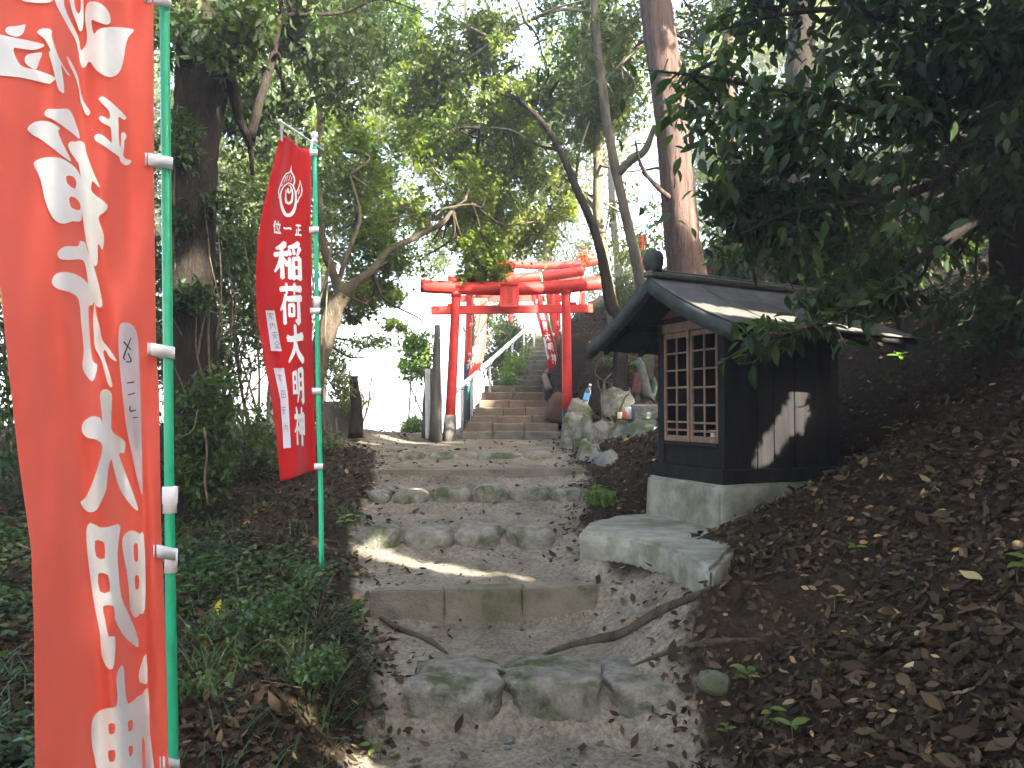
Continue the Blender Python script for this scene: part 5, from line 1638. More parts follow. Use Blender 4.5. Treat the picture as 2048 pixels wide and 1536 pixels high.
for lab, blobs, ls, mt, sd, bs in SHR:
    b0 = P(*bs)
    zb = float(terr(b0.x, b0.y))
    e = empty('shrub', (b0.x, b0.y, zb), label=lab, cat='bush')
    rts = [Vector((b0.x + random.uniform(-.1, .1), b0.y + random.uniform(-.1, .1), zb - .05)) for _ in range(4)]
    tw = []
    g = np.random.default_rng(sd)
    for b in blobs:
        c = P(b[0], b[1], b[2])
        for k in range(4):
            e_ = c + Vector((g.normal(0, b[3] / F * b[2] * .5), g.normal(0, b[5] * .5), g.normal(0, b[4] / F * b[2] * .5)))
            rt = rts[k]
            tw.append(([rt, rt.lerp(e_, .4) + Vector(g.normal(0, .05, 3)), rt.lerp(e_, .75) + Vector(g.normal(0, .06, 3)), e_], [.014 * (.25 if sd in (34, 35) else 1), .011 * (.25 if sd in (34, 35) else 1), .008 * (.25 if sd in (34, 35) else 1), .002]))
    limbs('stems', tw, M_TWIG, e, 5, 0, sd)['kind'] = 'stuff'
    crown(e, blobs, ls, mt, sd, name='foliage', droop=.3)

tree('slender leaning maple left of the gate, forked low with a long bare branch',
     (pp_([(600, 880, 8.8), (625, 760, 8.8), (648, 680, 8.8), (668, 620, 8.8), (686, 588, 8.8)]), [.13, .12, .115, .10, .085]),
     [(pp_([(684, 590, 8.8), (715, 562, 8.8), (745, 540, 8.85), (770, 508, 8.9), (800, 490, 8.9), (848, 466, 9.0), (885, 446, 9.0), (905, 420, 9.1), (930, 400, 9.1)]), [.07, .05, .042, .038, .036, .032, .027, .018, .008]),
      (pp_([(682, 592, 8.8), (664, 540, 8.75), (646, 490, 8.7), (640, 430, 8.65), (630, 340, 8.6), (640, 220, 8.7), (620, 60, 8.9)]), [.06, .05, .045, .04, .035, .03, .02]),
      (pp_([(676, 570, 8.8), (690, 520, 8.8), (706, 480, 8.9), (720, 430, 9.0), (700, 350, 9.1)]), [.03, .028, .024, .02, .01]),
      (pp_([(848, 466, 9.0), (870, 425, 9.0), (915, 412, 9.05), (945, 408, 9.1)]), [.02, .016, .012, .006])],
     [(760, 470, 9.6, 100, 70, .6, 2200), (900, 510, 9.8, 120, 45, .6, 2000), (700, 610, 9.5, 70, 45, .5, 900), (760, 590, 10.0, 70, 30, .5, 700), (860, 350, 10.3, 140, 90, .9, 3200), (1010, 430, 10.8, 130, 75, .9, 2800), (700, 320, 9.8, 90, 110, .9, 2200), (790, 655, 10.5, 30, 14, .3, 130), (745, 690, 10.8, 40, 16, .3, 130), (960, 545, 10.4, 60, 22, .4, 500), (720, 410, 11.5, 90, 90, .6, 1400), (880, 450, 11.0, 140, 60, .6, 1700), (680, 540, 10.4, 70, 60, .5, 800), (1000, 500, 11.2, 110, 30, .4, 700)],
     .055, L_MAPLE, M_BARK4, 12, tmpl=MAPLE, name='maple_tree', droop=.4, mul=2.8)
# --- centre right slim trunks
tree('tall slim trunk that leans left above the shrine ridge, fullest olive crown',
     (pp_([(1292, 640, 9.6), (1275, 530, 9.6), (1245, 400, 9.6), (1218, 270, 9.6), (1203, 150, 9.6), (1188, 0, 9.6), (1175, -260, 9.7)]), [.075, .065, .058, .055, .052, .048, .035]),
     [(pp_([(1205, 170, 9.6), (1240, 130, 9.6), (1300, 70, 9.6)]), [.03, .02, .01]), (pp_([(1190, 25, 9.6), (1120, 20, 9.6), (1050, 45, 9.7), (990, 80, 9.8)]), [.025, .02, .014, .006]), (pp_([(1233, 350, 9.6), (1262, 320, 9.5), (1290, 300, 9.4), (1310, 250, 9.3)]), [.05, .055, .045, .03])],
     [(1090, 110, 10.2, 150, 100, 1.0, 3400), (930, 130, 10.6, 140, 110, 1.0, 3400), (1230, 180, 10.8, 90, 110, .9, 1700), (1040, -60, 10, 260, 100, 1.2, 3400), (1130, 260, 11, 110, 70, .9, 1700), (820, 200, 10.8, 110, 90, .9, 2400), (820, 60, 10.4, 120, 80, 1, 2400)],
     .085, L_OLIVE, M_BARK3, 13, name='oak_tree', mul=3.0)
tree('bent slim trunk arching left over the gates from the foot of the slim group',
     (pp_([(1240, 650, 9.3), (1222, 610, 9.3), (1205, 520, 9.3), (1185, 450, 9.3), (1150, 370, 9.3), (1120, 300, 9.3), (1085, 245, 9.3), (1040, 200, 9.4), (985, 160, 9.5)]), [.075, .07, .055, .05, .045, .04, .033, .025, .012]),
     [(pp_([(1120, 300, 9.3), (1075, 290, 9.4), (1020, 260, 9.5), (960, 255, 9.6)]), [.02, .016, .012, .006]), (pp_([(1150, 370, 9.3), (1160, 300, 9.4), (1180, 240, 9.5)]), [.02, .015, .008])],
     [(960, 300, 10.6, 130, 80, .9, 2800), (1090, 370, 11, 100, 70, .8, 1900), (850, 250, 10.4, 100, 80, .8, 2000), (1040, 210, 9.9, 120, 70, .7, 1900)],
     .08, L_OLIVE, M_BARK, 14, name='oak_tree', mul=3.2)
tree('pair stem with a sun edged right side beside the bent slim trunk',
     (pp_([(1228, 640, 10.8), (1210, 540, 10.8), (1197, 430, 10.8), (1196, 330, 10.8), (1192, 200, 10.8), (1175, 40, 10.8), (1160, -120, 10.8)]), [.085, .075, .07, .065, .06, .05, .04]),
     [(pp_([(1197, 430, 10.8), (1160, 380, 10.9), (1130, 350, 11)]), [.03, .02, .01])],
     [(1160, 460, 11.6, 100, 70, .8, 1700), (1060, 470, 11.8, 90, 45, .7, 1200), (1240, 300, 10.6, 70, 110, .5, 900), (1290, 470, 11, 60, 70, .5, 700), (1240, 160, 11.2, 90, 100, .6, 900), (1300, 300, 11.4, 60, 90, .5, 700), (1120, 440, 11.3, 110, 50, .5, 700), (1190, 60, 11.5, 110, 90, .9, 1500), (1250, 430, 13, 45, 60, .6, 450)],
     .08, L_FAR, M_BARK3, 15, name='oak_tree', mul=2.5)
tree('big straight reddish cedar trunk rising behind the shrine roof',
     (pp_([(1392, 660, 9.0), (1378, 560, 9.0), (1364, 470, 9.0), (1352, 330, 9.0), (1336, 180, 9.0), (1318, 60, 9.0), (1300, -100, 9.0), (1280, -400, 9.1)]), [.25, .22, .20, .19, .185, .18, .17, .15]),
     [(pp_([(1345, 400, 8.9), (1310, 370, 8.8), (1282, 330, 8.8), (1270, 280, 8.7)]), [.03, .025, .02, .01])],
     [(1330, -250, 9.2, 260, 170, 1.6, 4200), (1430, 40, 10, 90, 80, .8, 1300), (1440, 180, 10.5, 80, 90, .8, 1100), (1260, 60, 9.9, 90, 80, .6, 1100), (1280, 420, 10.4, 60, 70, .5, 700)],
     .085, L_MID, M_BARK2, 16, name='cedar_tree', rough=.05)
tree('grey trunk in the bright gap of the upper right foliage',
     (pp_([(1570, 560, 10.5), (1575, 400, 10.5), (1588, 250, 10.5), (1600, 100, 10.5), (1606, -60, 10.5), (1610, -300, 10.5)]), [.2, .18, .165, .16, .15, .12]),
     [(pp_([(1600, 140, 10.5), (1640, 60, 10.3), (1700, 0, 10.2)]), [.05, .035, .02])],
     [(1620, -100, 10.5, 240, 130, 1.4, 3000), (1680, 200, 11.5, 110, 100, .8, 1300), (1520, 320, 11.5, 70, 90, .8, 900)],
     .085, L_MID, M_BARK, 17, name='broadleaf_tree')
tree('slim straight trunk right of the cedar, half lost in dark leaves',
     (pp_([(1475, 600, 11.5), (1470, 420, 11.5), (1462, 250, 11.5), (1455, 60, 11.5), (1450, -150, 11.5)]), [.09, .08, .075, .07, .05]), [],
     [(1480, 90, 12, 80, 90, .8, 900), (1440, 330, 12.5, 60, 80, .7, 600)], .085, L_FAR, M_BARK2, 18, name='broadleaf_tree')

# --- near laurel at the right edge: large leaves, many of them parts
lt = tree('huge dark laurel at the right edge whose leafy boughs hang over the shrine',
          (pp_([(2035, 640, 5.3), (2030, 480, 5.3), (2012, 300, 5.3), (2020, 120, 5.3), (2030, -100, 5.3), (2040, -400, 5.4)]), [.17, .15, .14, .13, .12, .1]),
          [(pp_([(2030, 430, 5.3), (1960, 440, 4.9), (1860, 500, 4.6), (1760, 585, 4.4), (1660, 640, 4.25), (1580, 668, 4.15), (1500, 690, 4.1)]), [.03, .025, .02, .015, .011, .008, .004]),
           (pp_([(2015, 280, 5.3), (1900, 240, 5.0), (1760, 230, 4.9), (1620, 200, 4.9), (1500, 170, 5.0), (1380, 150, 5.1), (1290, 140, 5.2)]), [.045, .035, .028, .022, .016, .010, .005]),
           (pp_([(2020, 200, 5.3), (1880, 360, 5.0), (1740, 400, 4.9), (1600, 420, 4.8), (1480, 470, 4.9)]), [.035, .026, .02, .014, .006]),
           (pp_([(2020, 60, 5.3), (1850, 60, 5.0), (1700, 20, 4.9), (1560, 30, 4.9), (1440, 60, 5.0)]), [.035, .026, .02, .014, .006])],
          [(1560, 210, 5.2, 150, 90, .5, 700), (1420, 200, 5.4, 90, 80, .4, 420), (1720, 250, 5.1, 150, 110, .6, 900), (1880, 220, 5.0, 160, 150, .7, 1300), (1980, 80, 4.9, 150, 120, .7, 1300), (1780, 60, 5.0, 160, 90, .6, 800), (1560, 50, 5.2, 120, 80, .5, 420), (1960, 420, 5.2, 130, 110, .5, 1200), (1800, 430, 5.4, 140, 80, .5, 900), (1620, 430, 5.4, 130, 70, .5, 1200), (1480, 400, 5.6, 80, 80, .4, 600), (1900, 560, 5.4, 130, 70, .4, 1100), (1720, 590, 4.9, 110, 40, .3, 650), (1560, 520, 6.9, 140, 50, .3, 900), (1760, 500, 6.6, 200, 70, .4, 1500), (1960, 620, 5.2, 110, 60, .3, 600), (1480, 470, 7.4, 90, 60, .3, 600), (1760, -120, 5, 420, 110, .8, 3000), (2200, 200, 4.8, 160, 320, .8, 2500)],
          .105, L_DARK, M_BARK, 19, name='laurel_tree', tmpl=LEAF8, droop=.9, mul=1.2, r0=.012, roots=True)
leafme = []
for k in range(6):
    V, Fa = leaves_arrays(np.zeros((1, 3)), np.array([[0, 1.0, 0]]), np.array([[0, 0, 1.0]]), np.array([1.0]), LEAF8)
    m_ = np_mesh('leaf', V, Fa, True, np.full(len(V), [.3, .5, .7, .85, .2, 1.0][k]))
    m_.materials.append(L_DARK)
    leafme.append(m_)


def put_leaf(parent, pos, d, nrm, size, me, name='leaf', **kw):
    if parent is not None and parent is lt and not keep(np.array([pos[:]]), np.array([size]))[0]:
        return None
    d = Vector(d).normalized()
    s = d.cross(Vector(nrm)).normalized()
    n2 = s.cross(d)
    M = Matrix(((s.x, d.x, n2.x, pos[0]), (s.y, d.y, n2.y, pos[1]), (s.z, d.z, n2.z, pos[2]), (0, 0, 0, 1))) @ Matrix.Scale(size, 4)
    o = bpy.data.objects.new(name, me)
    COL.objects.link(o)
    if parent is not None:
        o.parent = parent
        o.matrix_parent_inverse = INV[parent.name]
    o.matrix_basis = M
    return tag(o, **kw)


bough = [P(*a) for a in [(1860, 500, 4.6), (1760, 585, 4.4), (1660, 640, 4.25), (1580, 668, 4.15), (1500, 690, 4.1)]]
bl = catmull([b[:] for b in bough], 8)
g = np.random.default_rng(5)
tws = []
cnt = 0
for i in range(4, len(bl)):
    for s in range(2):
        p0 = Vector(bl[i])
        dd = Vector((g.normal(-.35, .5), g.normal(0, .5), g.normal(-.12, .35)))
        L_ = g.uniform(.05, .22)
        p1 = p0 + dd.normalized() * L_
        tws.append(([p0, p0.lerp(p1, .5) + Vector((0, 0, .01)), p1], [.004, .003, .0015]))
        for k in range(4 if i % 2 else 3):
            ang = Vector(g.normal(0, 1, 3)).cross(dd).normalized()
            put_leaf(lt, p1 - dd.normalized() * .02 * k, dd.normalized() * .5 + ang * .9 + Vector((0, 0, -.35)), Vector((0, 0, 1)) + Vector(g.normal(0, .35, 3)), g.uniform(.07, .12), leafme[int(g.integers(0, 6))])
            cnt += 1
for (u, v, Y, n_l, sp) in [(1480, 330, 4.7, 10, 60), (1560, 300, 4.7, 12, 70), (1640, 330, 4.6, 12, 70), (1330, 190, 5.0, 12, 60), (1440, 260, 4.9, 12, 60), (1700, 150, 4.6, 14, 90), (1850, 400, 4.4, 14, 90), (1950, 300, 4.3, 14, 90), (1400, 360, 5.0, 10, 60), (1700, 480, 4.5, 14, 80), (1800, 300, 4.4, 12, 80), (1180, 95, 4.6, 8, 60), (1120, 150, 4.6, 8, 60)]:
    c = P(u, v, Y)
    for k in range(n_l):
        p0 = c + Vector((g.normal(0, sp / F * Y), g.normal(0, .15), g.normal(0, sp * .5 / F * Y)))
        put_leaf(lt, p0, (g.normal(-.3, .5), g.normal(0, .5), g.normal(-.9, .3)), Vector((0, -.5, 1)) + Vector(g.normal(0, .5, 3)), g.uniform(.09, .14), leafme[int(g.integers(0, 6))])
limbs('twigs', tws, M_TWIG, lt, 5, 0, 3)['kind'] = 'stuff'

# --- high canopy over and beside the path (mostly above the picture, shades the whole place)
def wblob(x, y, z, rx, ry, rz, n):
    """world ellipsoid in the pixel form blob_leaves takes"""
    return (CX + 0, 0, 0, 0, 0, 0, n, (x, y, z), (rx, ry, rz))


def wcrown(parent, blobs, size, mat, seed, per=9, tmpl=LEAF4, gaps=True):
    g = np.random.default_rng(seed)
    Ps, Ds, Ns, Sz, Ti = [], [], [], [], []
    for (x, y, z, rx, ry, rz, n) in blobs:
        m = n // per
        q = g.normal(0, 1, (m, 3))
        q = q / np.linalg.norm(q, axis=1)[:, None] * (g.uniform(0.02, 1, (m, 1)) ** .4)
        cc = np.array([x, y, z]) + q * np.array([rx, ry, rz])
        m = len(cc)
        tw = unit(g.normal(0, 1, (m, 3)) * np.array([1, 1, .35]))
        ct = np.clip(.5 + .5 * vnoise(cc[:, 0] * 1.3, cc[:, 1] * 1.3 + cc[:, 2]) + g.normal(0, .12, m), 0, 1)
        for k in range(per):
            t = (k / per - .5) * size * 3.5
            ang = unit(np.cross(tw, g.normal(0, 1, (m, 3))))
            Ps.append(cc + tw * t + g.normal(0, size * .3, (m, 3)))
            Ds.append(tw * .7 + ang + np.array([0, 0, -.3]))
            Ns.append(np.array([0, 0, 1.0]) + g.normal(0, .4, (m, 3)))
            Sz.append(size * g.uniform(.65, 1.25, m))
            Ti.append(np.clip(ct + g.normal(0, .18, m), 0, 1))
    return leaf_obj('crown', np.vstack(Ps), np.vstack(Ds), np.vstack(Ns), np.concatenate(Sz), np.concatenate(Ti), mat, parent, tmpl, gaps)


def canopy_tree(x, y, h, r, n, seed, label, lmat=L_MID, size=.2, cr=.16, zc=None, bark=M_BARK, depth=.9):
    z0 = float(terr(x, y))
    e = empty('canopy_tree', (x, y, z0), label=label, cat='tree')
    g = np.random.default_rng(seed)
    top = Vector((x + g.normal(0, .3), y + g.normal(0, .3), h))
    V, Fq = tube_arrays([(x, y, z0 - .3), (x + g.normal(0, .08), y, z0 + .4 * (h - z0)), top[:], (top.x, top.y, h + 1)], [cr * 1.3, cr, cr * .7, cr * .3], 16, 8, .08, seed)
    obj('trunk', np_mesh('trunk', V, Fq, True), bark, e)
    bl_, tw = [], []
    for k in range(9):
        a = 2 * math.pi * k / 9 + g.uniform(-.3, .3)
        rr = r * (.25 + .65 * g.uniform(.3, 1)) if k else 0
        c = Vector((x + rr * math.cos(a), y + rr * math.sin(a), h + g.uniform(-.6, .9)))
        bl_.append((c.x, c.y, c.z, r * .55, r * .55, depth, n // 9))
        for j in range(2):
            e_ = c + Vector(g.normal(0, r * .2, 3))
            tw.append(([Vector((x, y, z0 + .55 * (h - z0))).lerp(top, g.uniform(0, .8)), top.lerp(e_, .5) - Vector((0, 0, .3)), e_], [.06, .035, .01]))
    tw = [q_ for q_ in tw if keep(np.array([q_[0][a].lerp(q_[0][a + 1], t)[:] for a in (0, 1) for t in (0, .25, .5, .75, 1)]), np.full(10, .16)).all()]
    if tw:
        limbs('branches', tw, bark, e, 6, .04, seed)['kind'] = 'stuff'
    wcrown(e, bl_, size, lmat, seed)
    return e


# unseen evergreen added outside the picture on the right: its leaves shape the sun patches on shrine and path
z0 = float(terr(4.95, 3.8))
yt = empty('shade_laurel', (4.95, 3.8, z0), label='unseen laurel added to shape the sun patches, between the camera and the shrine', cat='tree')
V, Fq = tube_arrays([(4.95, 3.8, z0 - .2), (4.9, 3.8, z0 + .8), (4.8, 3.8, 3.9), (4.7, 3.7, 4.7)], [.07, .06, .045, .02], 10, 6, .06, 5)
obj('trunk', np_mesh('trunk', V, Fq, True), M_BARK, yt)
wcrown(yt, [(3.9, 4.1, 3.0, .95, .8, .7, 15000), (3.4, 2.1, 3.7, 1.15, .9, .8, 15000), (4.6, 3.1, 4.2, 1.1, 1.1, .8, 9000), (4.6, 2.1, 3.0, .9, .8, .7, 9000), (4.3, 3.4, 2.9, .7, .6, .5, 5000)], .1, L_DARK, 401, per=12)

z0 = float(terr(3.7, .3))  # second laurel, added out of view to block low sun
yt = empty('shade_laurel', (3.7, .3, z0), label='unseen laurel added to stop low sun, right beside the camera', cat='tree')
V, Fq = tube_arrays([(3.7, .3, z0 - .2), (3.65, .35, z0 + .5), (3.5, .3, 2.8), (3.4, .3, 3.4)], [.06, .05, .04, .02], 10, 6, .06, 6)
obj('trunk', np_mesh('trunk', V, Fq, True), M_BARK, yt)
wcrown(yt, [(3.2, 1.0, 2.25, .9, .9, .75, 13000), (4.2, .2, 2.9, 1.0, .9, .8, 9000), (2.8, -.6, 2.2, .8, .9, .75, 8000), (4.0, 1.4, 3.2, .8, .8, .6, 6000)], .11, L_DARK, 402, per=12)

CT = [
    (4.6, -4.0, 6.2, 2.3, 9000, 'canopy tree on the slope well behind the camera', L_MID),
    (6.7, -5.2, 6.8, 2.3, 8000, 'canopy tree behind the camera, higher on the slope', L_MID),
    (8.8, -3.6, 8.0, 2.4, 8000, 'tall canopy tree high on the slope behind the camera', L_MID),
    (5.2, -1.3, 6.6, 2.3, 9000, 'canopy tree on the right slope level with the camera', L_MID),
    (7.6, -1.6, 7.6, 2.3, 9000, 'canopy tree uphill of the one level with the camera', L_MID),
    (9.8, -.8, 8.6, 2.4, 8000, 'tall canopy tree far up the slope level with the camera', L_MID),
    (6.6, 2.9, 6.8, 2.3, 9000, 'canopy tree on the right slope just ahead of the camera', L_MID),
    (7.8, 1.6, 7.8, 2.4, 9000, 'canopy tree uphill of the one just ahead of the camera', L_MID),
    (10.0, 2.4, 9.0, 2.5, 8000, 'tall canopy tree far up the slope ahead of the camera', L_MID),
    (6.4, 4.4, 7.4, 2.3, 9000, 'canopy tree on the slope right of the near laurel', L_MID),
    (8.9, 5.2, 8.6, 2.5, 9000, 'tall canopy tree uphill of the near laurel', L_MID),
    (7.4, 7.8, 8.0, 2.4, 8000, 'canopy tree on the slope uphill of the shrine', L_MID),
    (2.6, -6.2, 5.6, 2.2, 7000, 'canopy tree beside the path behind the camera', L_MID),
    (4.3, 4.5, 7.4, 2.0, 8000, 'canopy tree added to block skylight over the slope right of the shrine', L_MID),  # this and the next added to darken the right slope
    (5.4, 7.2, 8.0, 2.2, 8000, 'canopy tree added to block skylight over the slope beyond the shrine', L_MID),
    (-2.6, -2.6, 6.2, 2.2, 8000, 'canopy tree added to cut skylight, left of the path behind the camera', L_MID),  # this and the next two added to lower ambient light from behind
    (-0.6, -5.2, 6.6, 2.3, 8000, 'canopy tree added to cut skylight, arching over the path behind the camera', L_MID),
    (3.2, -1.2, 7.0, 2.0, 8000, 'canopy tree added to cut skylight, leaning over the path beside the camera', L_MID),
    (-7.5, -4.5, 4.4, 2.6, 7000, 'low spreading tree added to cut skylight, behind the camera to the left', L_MID),  # from here six low crowns added to reduce front fill
    (-4.0, -8.0, 4.4, 2.6, 7000, 'low spreading tree added to cut skylight, behind the camera, left of the path', L_MID),
    (0.8, -9.5, 4.6, 2.6, 7000, 'low spreading tree added to cut skylight, across the path far behind the camera', L_MID),
    (5.5, -9.0, 4.9, 2.6, 7000, 'low spreading tree added to cut skylight, behind the camera to the right', L_MID),
    (10.0, -7.5, 4.9, 2.6, 7000, 'low spreading tree added to cut skylight, on the slope far behind the camera', L_MID),
    (-8.0, 0.5, 4.6, 2.4, 6000, 'low spreading tree added to cut skylight, left of the camera', L_MID),
    (-4.4, 3.0, 5.8, 2.0, 4000, 'canopy tree on the left bank behind the near banner', L_MID),
    (-5.2, 6.6, 6.4, 2.2, 6000, 'canopy tree left of the great forked trunk', L_MID),
]
for k, (x, y, h, r, n_, lab, lm) in enumerate(CT):
    if n_:
        canopy_tree(x, y, h, r, int(n_ * 1.02), 200 + k, lab, lm, depth=2.0 if h < 5 else .9)

# --- far trees
FT = [  # u, Y, label, blobs(v, rx, ry, n)
    (640, 26, 'far sunlit tree behind the maple, over the clearing', [(60, 300, 130, 2, 210), (60, 120, 170, 2, 180)], L_FAR),
    (930, 24, 'far yellow green tree behind the maple branch', [(0, 420, 130, 2, 150), (0, 230, 150, 2, 170)], L_FAR),
    (1090, 27, 'far yellow green tree above the topmost gate', [(0, 470, 100, 2, 90), (30, 300, 150, 2, 150)], L_FAR),
    (1230, 25, 'far tree in the glare between the slim trunks', [(0, 560, 70, 2, 60), (-30, 140, 120, 2, 130)], L_FAR),
    (1440, 22, 'far bright tree just right of the cedar trunk', [(0, 380, 110, 2, 140), (20, 130, 130, 2, 150)], L_FAR),
    (1620, 20, 'far bright tree behind the grey trunk', [(0, 330, 120, 2, 150), (20, 90, 130, 2, 130)], L_FAR),
    (1850, 18, 'far tree behind the laurel boughs', [(0, 300, 170, 2, 200), (0, 60, 170, 2, 120)], L_MID),
    (540, 22, 'far tree behind the whole banner', [(0, 420, 120, 2, 260), (0, 120, 130, 2, 160)], L_FAR),
    (380, 24, 'far tree behind the forked trunk', [(0, 300, 150, 2, 300), (0, 650, 130, 2, 120)], L_MID),
    (120, 20, 'far tree behind the near banner', [(0, 300, 250, 2, 350)], L_MID),
]
for k, (u, Y, lab, bls, lm) in enumerate(FT):
    b0 = P(u, 800, Y)
    zb = float(terr(b0.x, b0.y))
    blobs = [(u + du, v, Y, rx, ry, dz, int(rx * ry * .75)) for du, v, rx, dz, ry in bls]
    tree(lab, ([Vector((b0.x, b0.y, zb)), P(u + 10, 600, Y), P(u - 8, 350, Y), P(u + 4, 150, Y), P(u, -50, Y)], [.14, .12, .10, .08, .05]), [], blobs, .15, lm, M_BARK, 300 + k, name='background_tree', r0=.05)
# red maple spray over the top gate
e = empty('red_maple_bush', P(1100, 690, 17.6), label='little maple with orange red leaves above the topmost gate beam', cat='tree')
limbs('trunk', [(pp_([(1130, 690, 17.6), (1128, 600, 17.6), (1112, 530, 17.0), (1095, 515, 16.7)]), [.04, .03, .02, .01])], M_BARK, e, 7)
crown(e, [(1098, 514, 16.55, 20, 11, .2, 190), (1165, 512, 16.6, 12, 8, .2, 40)], .13, L_AUTUMN, 61, MAPLE, droop=.2)
# --- left wall by the clearing
wl = P(690, 812, 10.1)
box('low_wall', (wl.x - .1, 10.2, 1.30), (.5, .22, .62), M_POST, None, None, .03, rot=Matrix.Rotation(R(12), 4, 'Z'), label='low dark mossy wall at the mouth of the clearing', cat='wall')

# ------------------------------------------------------------------ leaf litter
def normals(x, y):
    h = .05
    gx = (terr(x + h, y, False) - terr(x - h, y, False)) / (2 * h)
    gy = (terr(x, y + h, False) - terr(x, y - h, False)) / (2 * h)
    return unit(np.stack([-gx, -gy, np.ones_like(gx)], 1))


def litter(n, xr, yr, seed, size, dens=lambda x, y: 1, lift=.03, tilt=.4, lo=0, hi=1, ypow=1.0):
    g = np.random.default_rng(seed)
    y = yr[0] * (yr[1] / yr[0]) ** (g.uniform(0, 1, n) ** ypow)
    x = g.uniform(xr[0], xr[1], n) * 1.0
    pk = dens(x, y)
    k = g.uniform(0, 1, n) < pk
    x, y = x[k], y[k]
    m = len(x)
    z = terr(x, y)
    nn = normals(x, y) + g.normal(0, tilt, (m, 3))
    a = g.uniform(0, 6.283, m)
    d = np.stack([np.cos(a), np.sin(a), g.normal(0, .25, m)], 1)
    nn = unit(nn)
    d = d - nn * (d * nn).sum(1)[:, None]
    z = z + g.uniform(.0, 1, m) ** 1.5 * lift
    tint = np.clip(g.beta(2.0, 2.6, m), lo, hi)
    tint = np.where(g.uniform(0, 1, m) < .012, g.uniform(.93, 1, m), tint * .93)
    return np.stack([x, y, z], 1), d, nn, size * g.uniform(.45, 1.0, m) * np.where(g.uniform(0, 1, m) < .15, 1.7, 1.0), tint


def dens_r(x, y):
    out = 1 - on_path(x, y, -.25, .40)
    a = (x - SO.x) * SA.x + (y - SO.y) * SA.y
    b = (x - SO.x) * SB.x + (y - SO.y) * SB.y
    pad = (a > -.7) & (a < 1.1) & (np.abs(b) < .5)
    near = 1 - .88 * (1 - sstep(np.hypot((x - .45) / .85, (y - 4.75) / .9), .65, 1.1))
    clear = np.where((y > 9.2) & (x < -.7), .15, 1)
    return (out * .97 + .03) * np.where(pad, .0, 1) * near * clear


pos, d, nn, sz, ti = litter(138000, (-3.6, 6.2), (1.9, 13), 31, .056, lambda x, y: dens_r(x, y) * np.where(x < 0, .8, 1) * (np.abs(x) < .72 * y + .5))
order = np.argsort(-(sz / np.maximum(pos[:, 1], .5)) + 1e3 * ((pos[:, 0] < .64 * pos[:, 1]) & (pos[:, 0] > -.25 * pos[:, 1]) & (pos[:, 1] > 2.3) == 0))
big = order[:280]
rest = np.ones(len(pos), bool)
rest[big] = False
nearl = pos[:, 1] < 3.9
V1, F1 = leaves_arrays(pos[rest & ~nearl], d[rest & ~nearl], nn[rest & ~nearl], sz[rest & ~nearl], DEADL)
V2, F2 = leaves_arrays(pos[rest & nearl], d[rest & nearl], nn[rest & nearl], sz[rest & nearl], DEADN)
obj('leaf_litter', np_mesh('leaf_litter', np.vstack([V1, V2]), np.vstack([F1, F2 + len(V1)]), False, np.concatenate([np.repeat(ti[rest & ~nearl], 7), np.repeat(ti[rest & nearl], 13)])), L_DEAD, None, kind='stuff', label='brown dead leaf litter covering both slopes')
dm = []
for t in (.25, .45, .6, .75, .88, .95, .985):
    V, Fa = leaves_arrays(np.zeros((1, 3)), np.array([[0, 1.0, 0]]), np.array([[0, 0, 1.0]]), np.array([1.0]), DEADN)
    m_ = np_mesh('leaf', V, Fa, True, np.full(len(V), t))
    m_.materials.append(L_DEAD)
    dm.append(m_)
for i in big:
    put_leaf(ground, pos[i] + np.array([0, 0, .012]), d[i], nn[i], sz[i] * 1.05, dm[int(np.searchsorted([.3, .5, .65, .8, .9, .96], ti[i]))])
# scattered leaves and crumbs on the trodden path
pos, d, nn, sz, ti = litter(1300, (-1.4, 1.3), (2.6, 10), 32, .026, lambda x, y: .3 + 0 * x, .004, .2, .2, .9)
p2, d2, n2, s2, t2 = litter(3300, (-1.9, 1.5), (2.3, 10), 35, .05, lambda x, y: np.exp(-((np.abs(x - np.interp(y, PC[:, 0], PC[:, 1])) - np.interp(y, PC[:, 0], PC[:, 2]) + .02) / .16) ** 2) * .75, .02, .35)
pos, d, nn, sz, ti = np.vstack([pos, p2]), np.vstack([d, d2]), np.vstack([nn, n2]), np.concatenate([sz, s2]), np.concatenate([ti, t2])
leaf_obj('path_crumbs', pos, d, nn, sz, ti, L_DEAD, None, DEADL, False, kind='stuff', label='small dry leaf scraps and crumbs on the trodden path')

# ------------------------------------------------------------------ undergrowth on the left bank
g = np.random.default_rng(44)


def clumps(n, xr, yr, fn, dens):
    x = g.uniform(*xr, n)
    y = g.uniform(*yr, n)
    k = g.uniform(0, 1, n) < dens(x, y)
    return x[k], y[k]


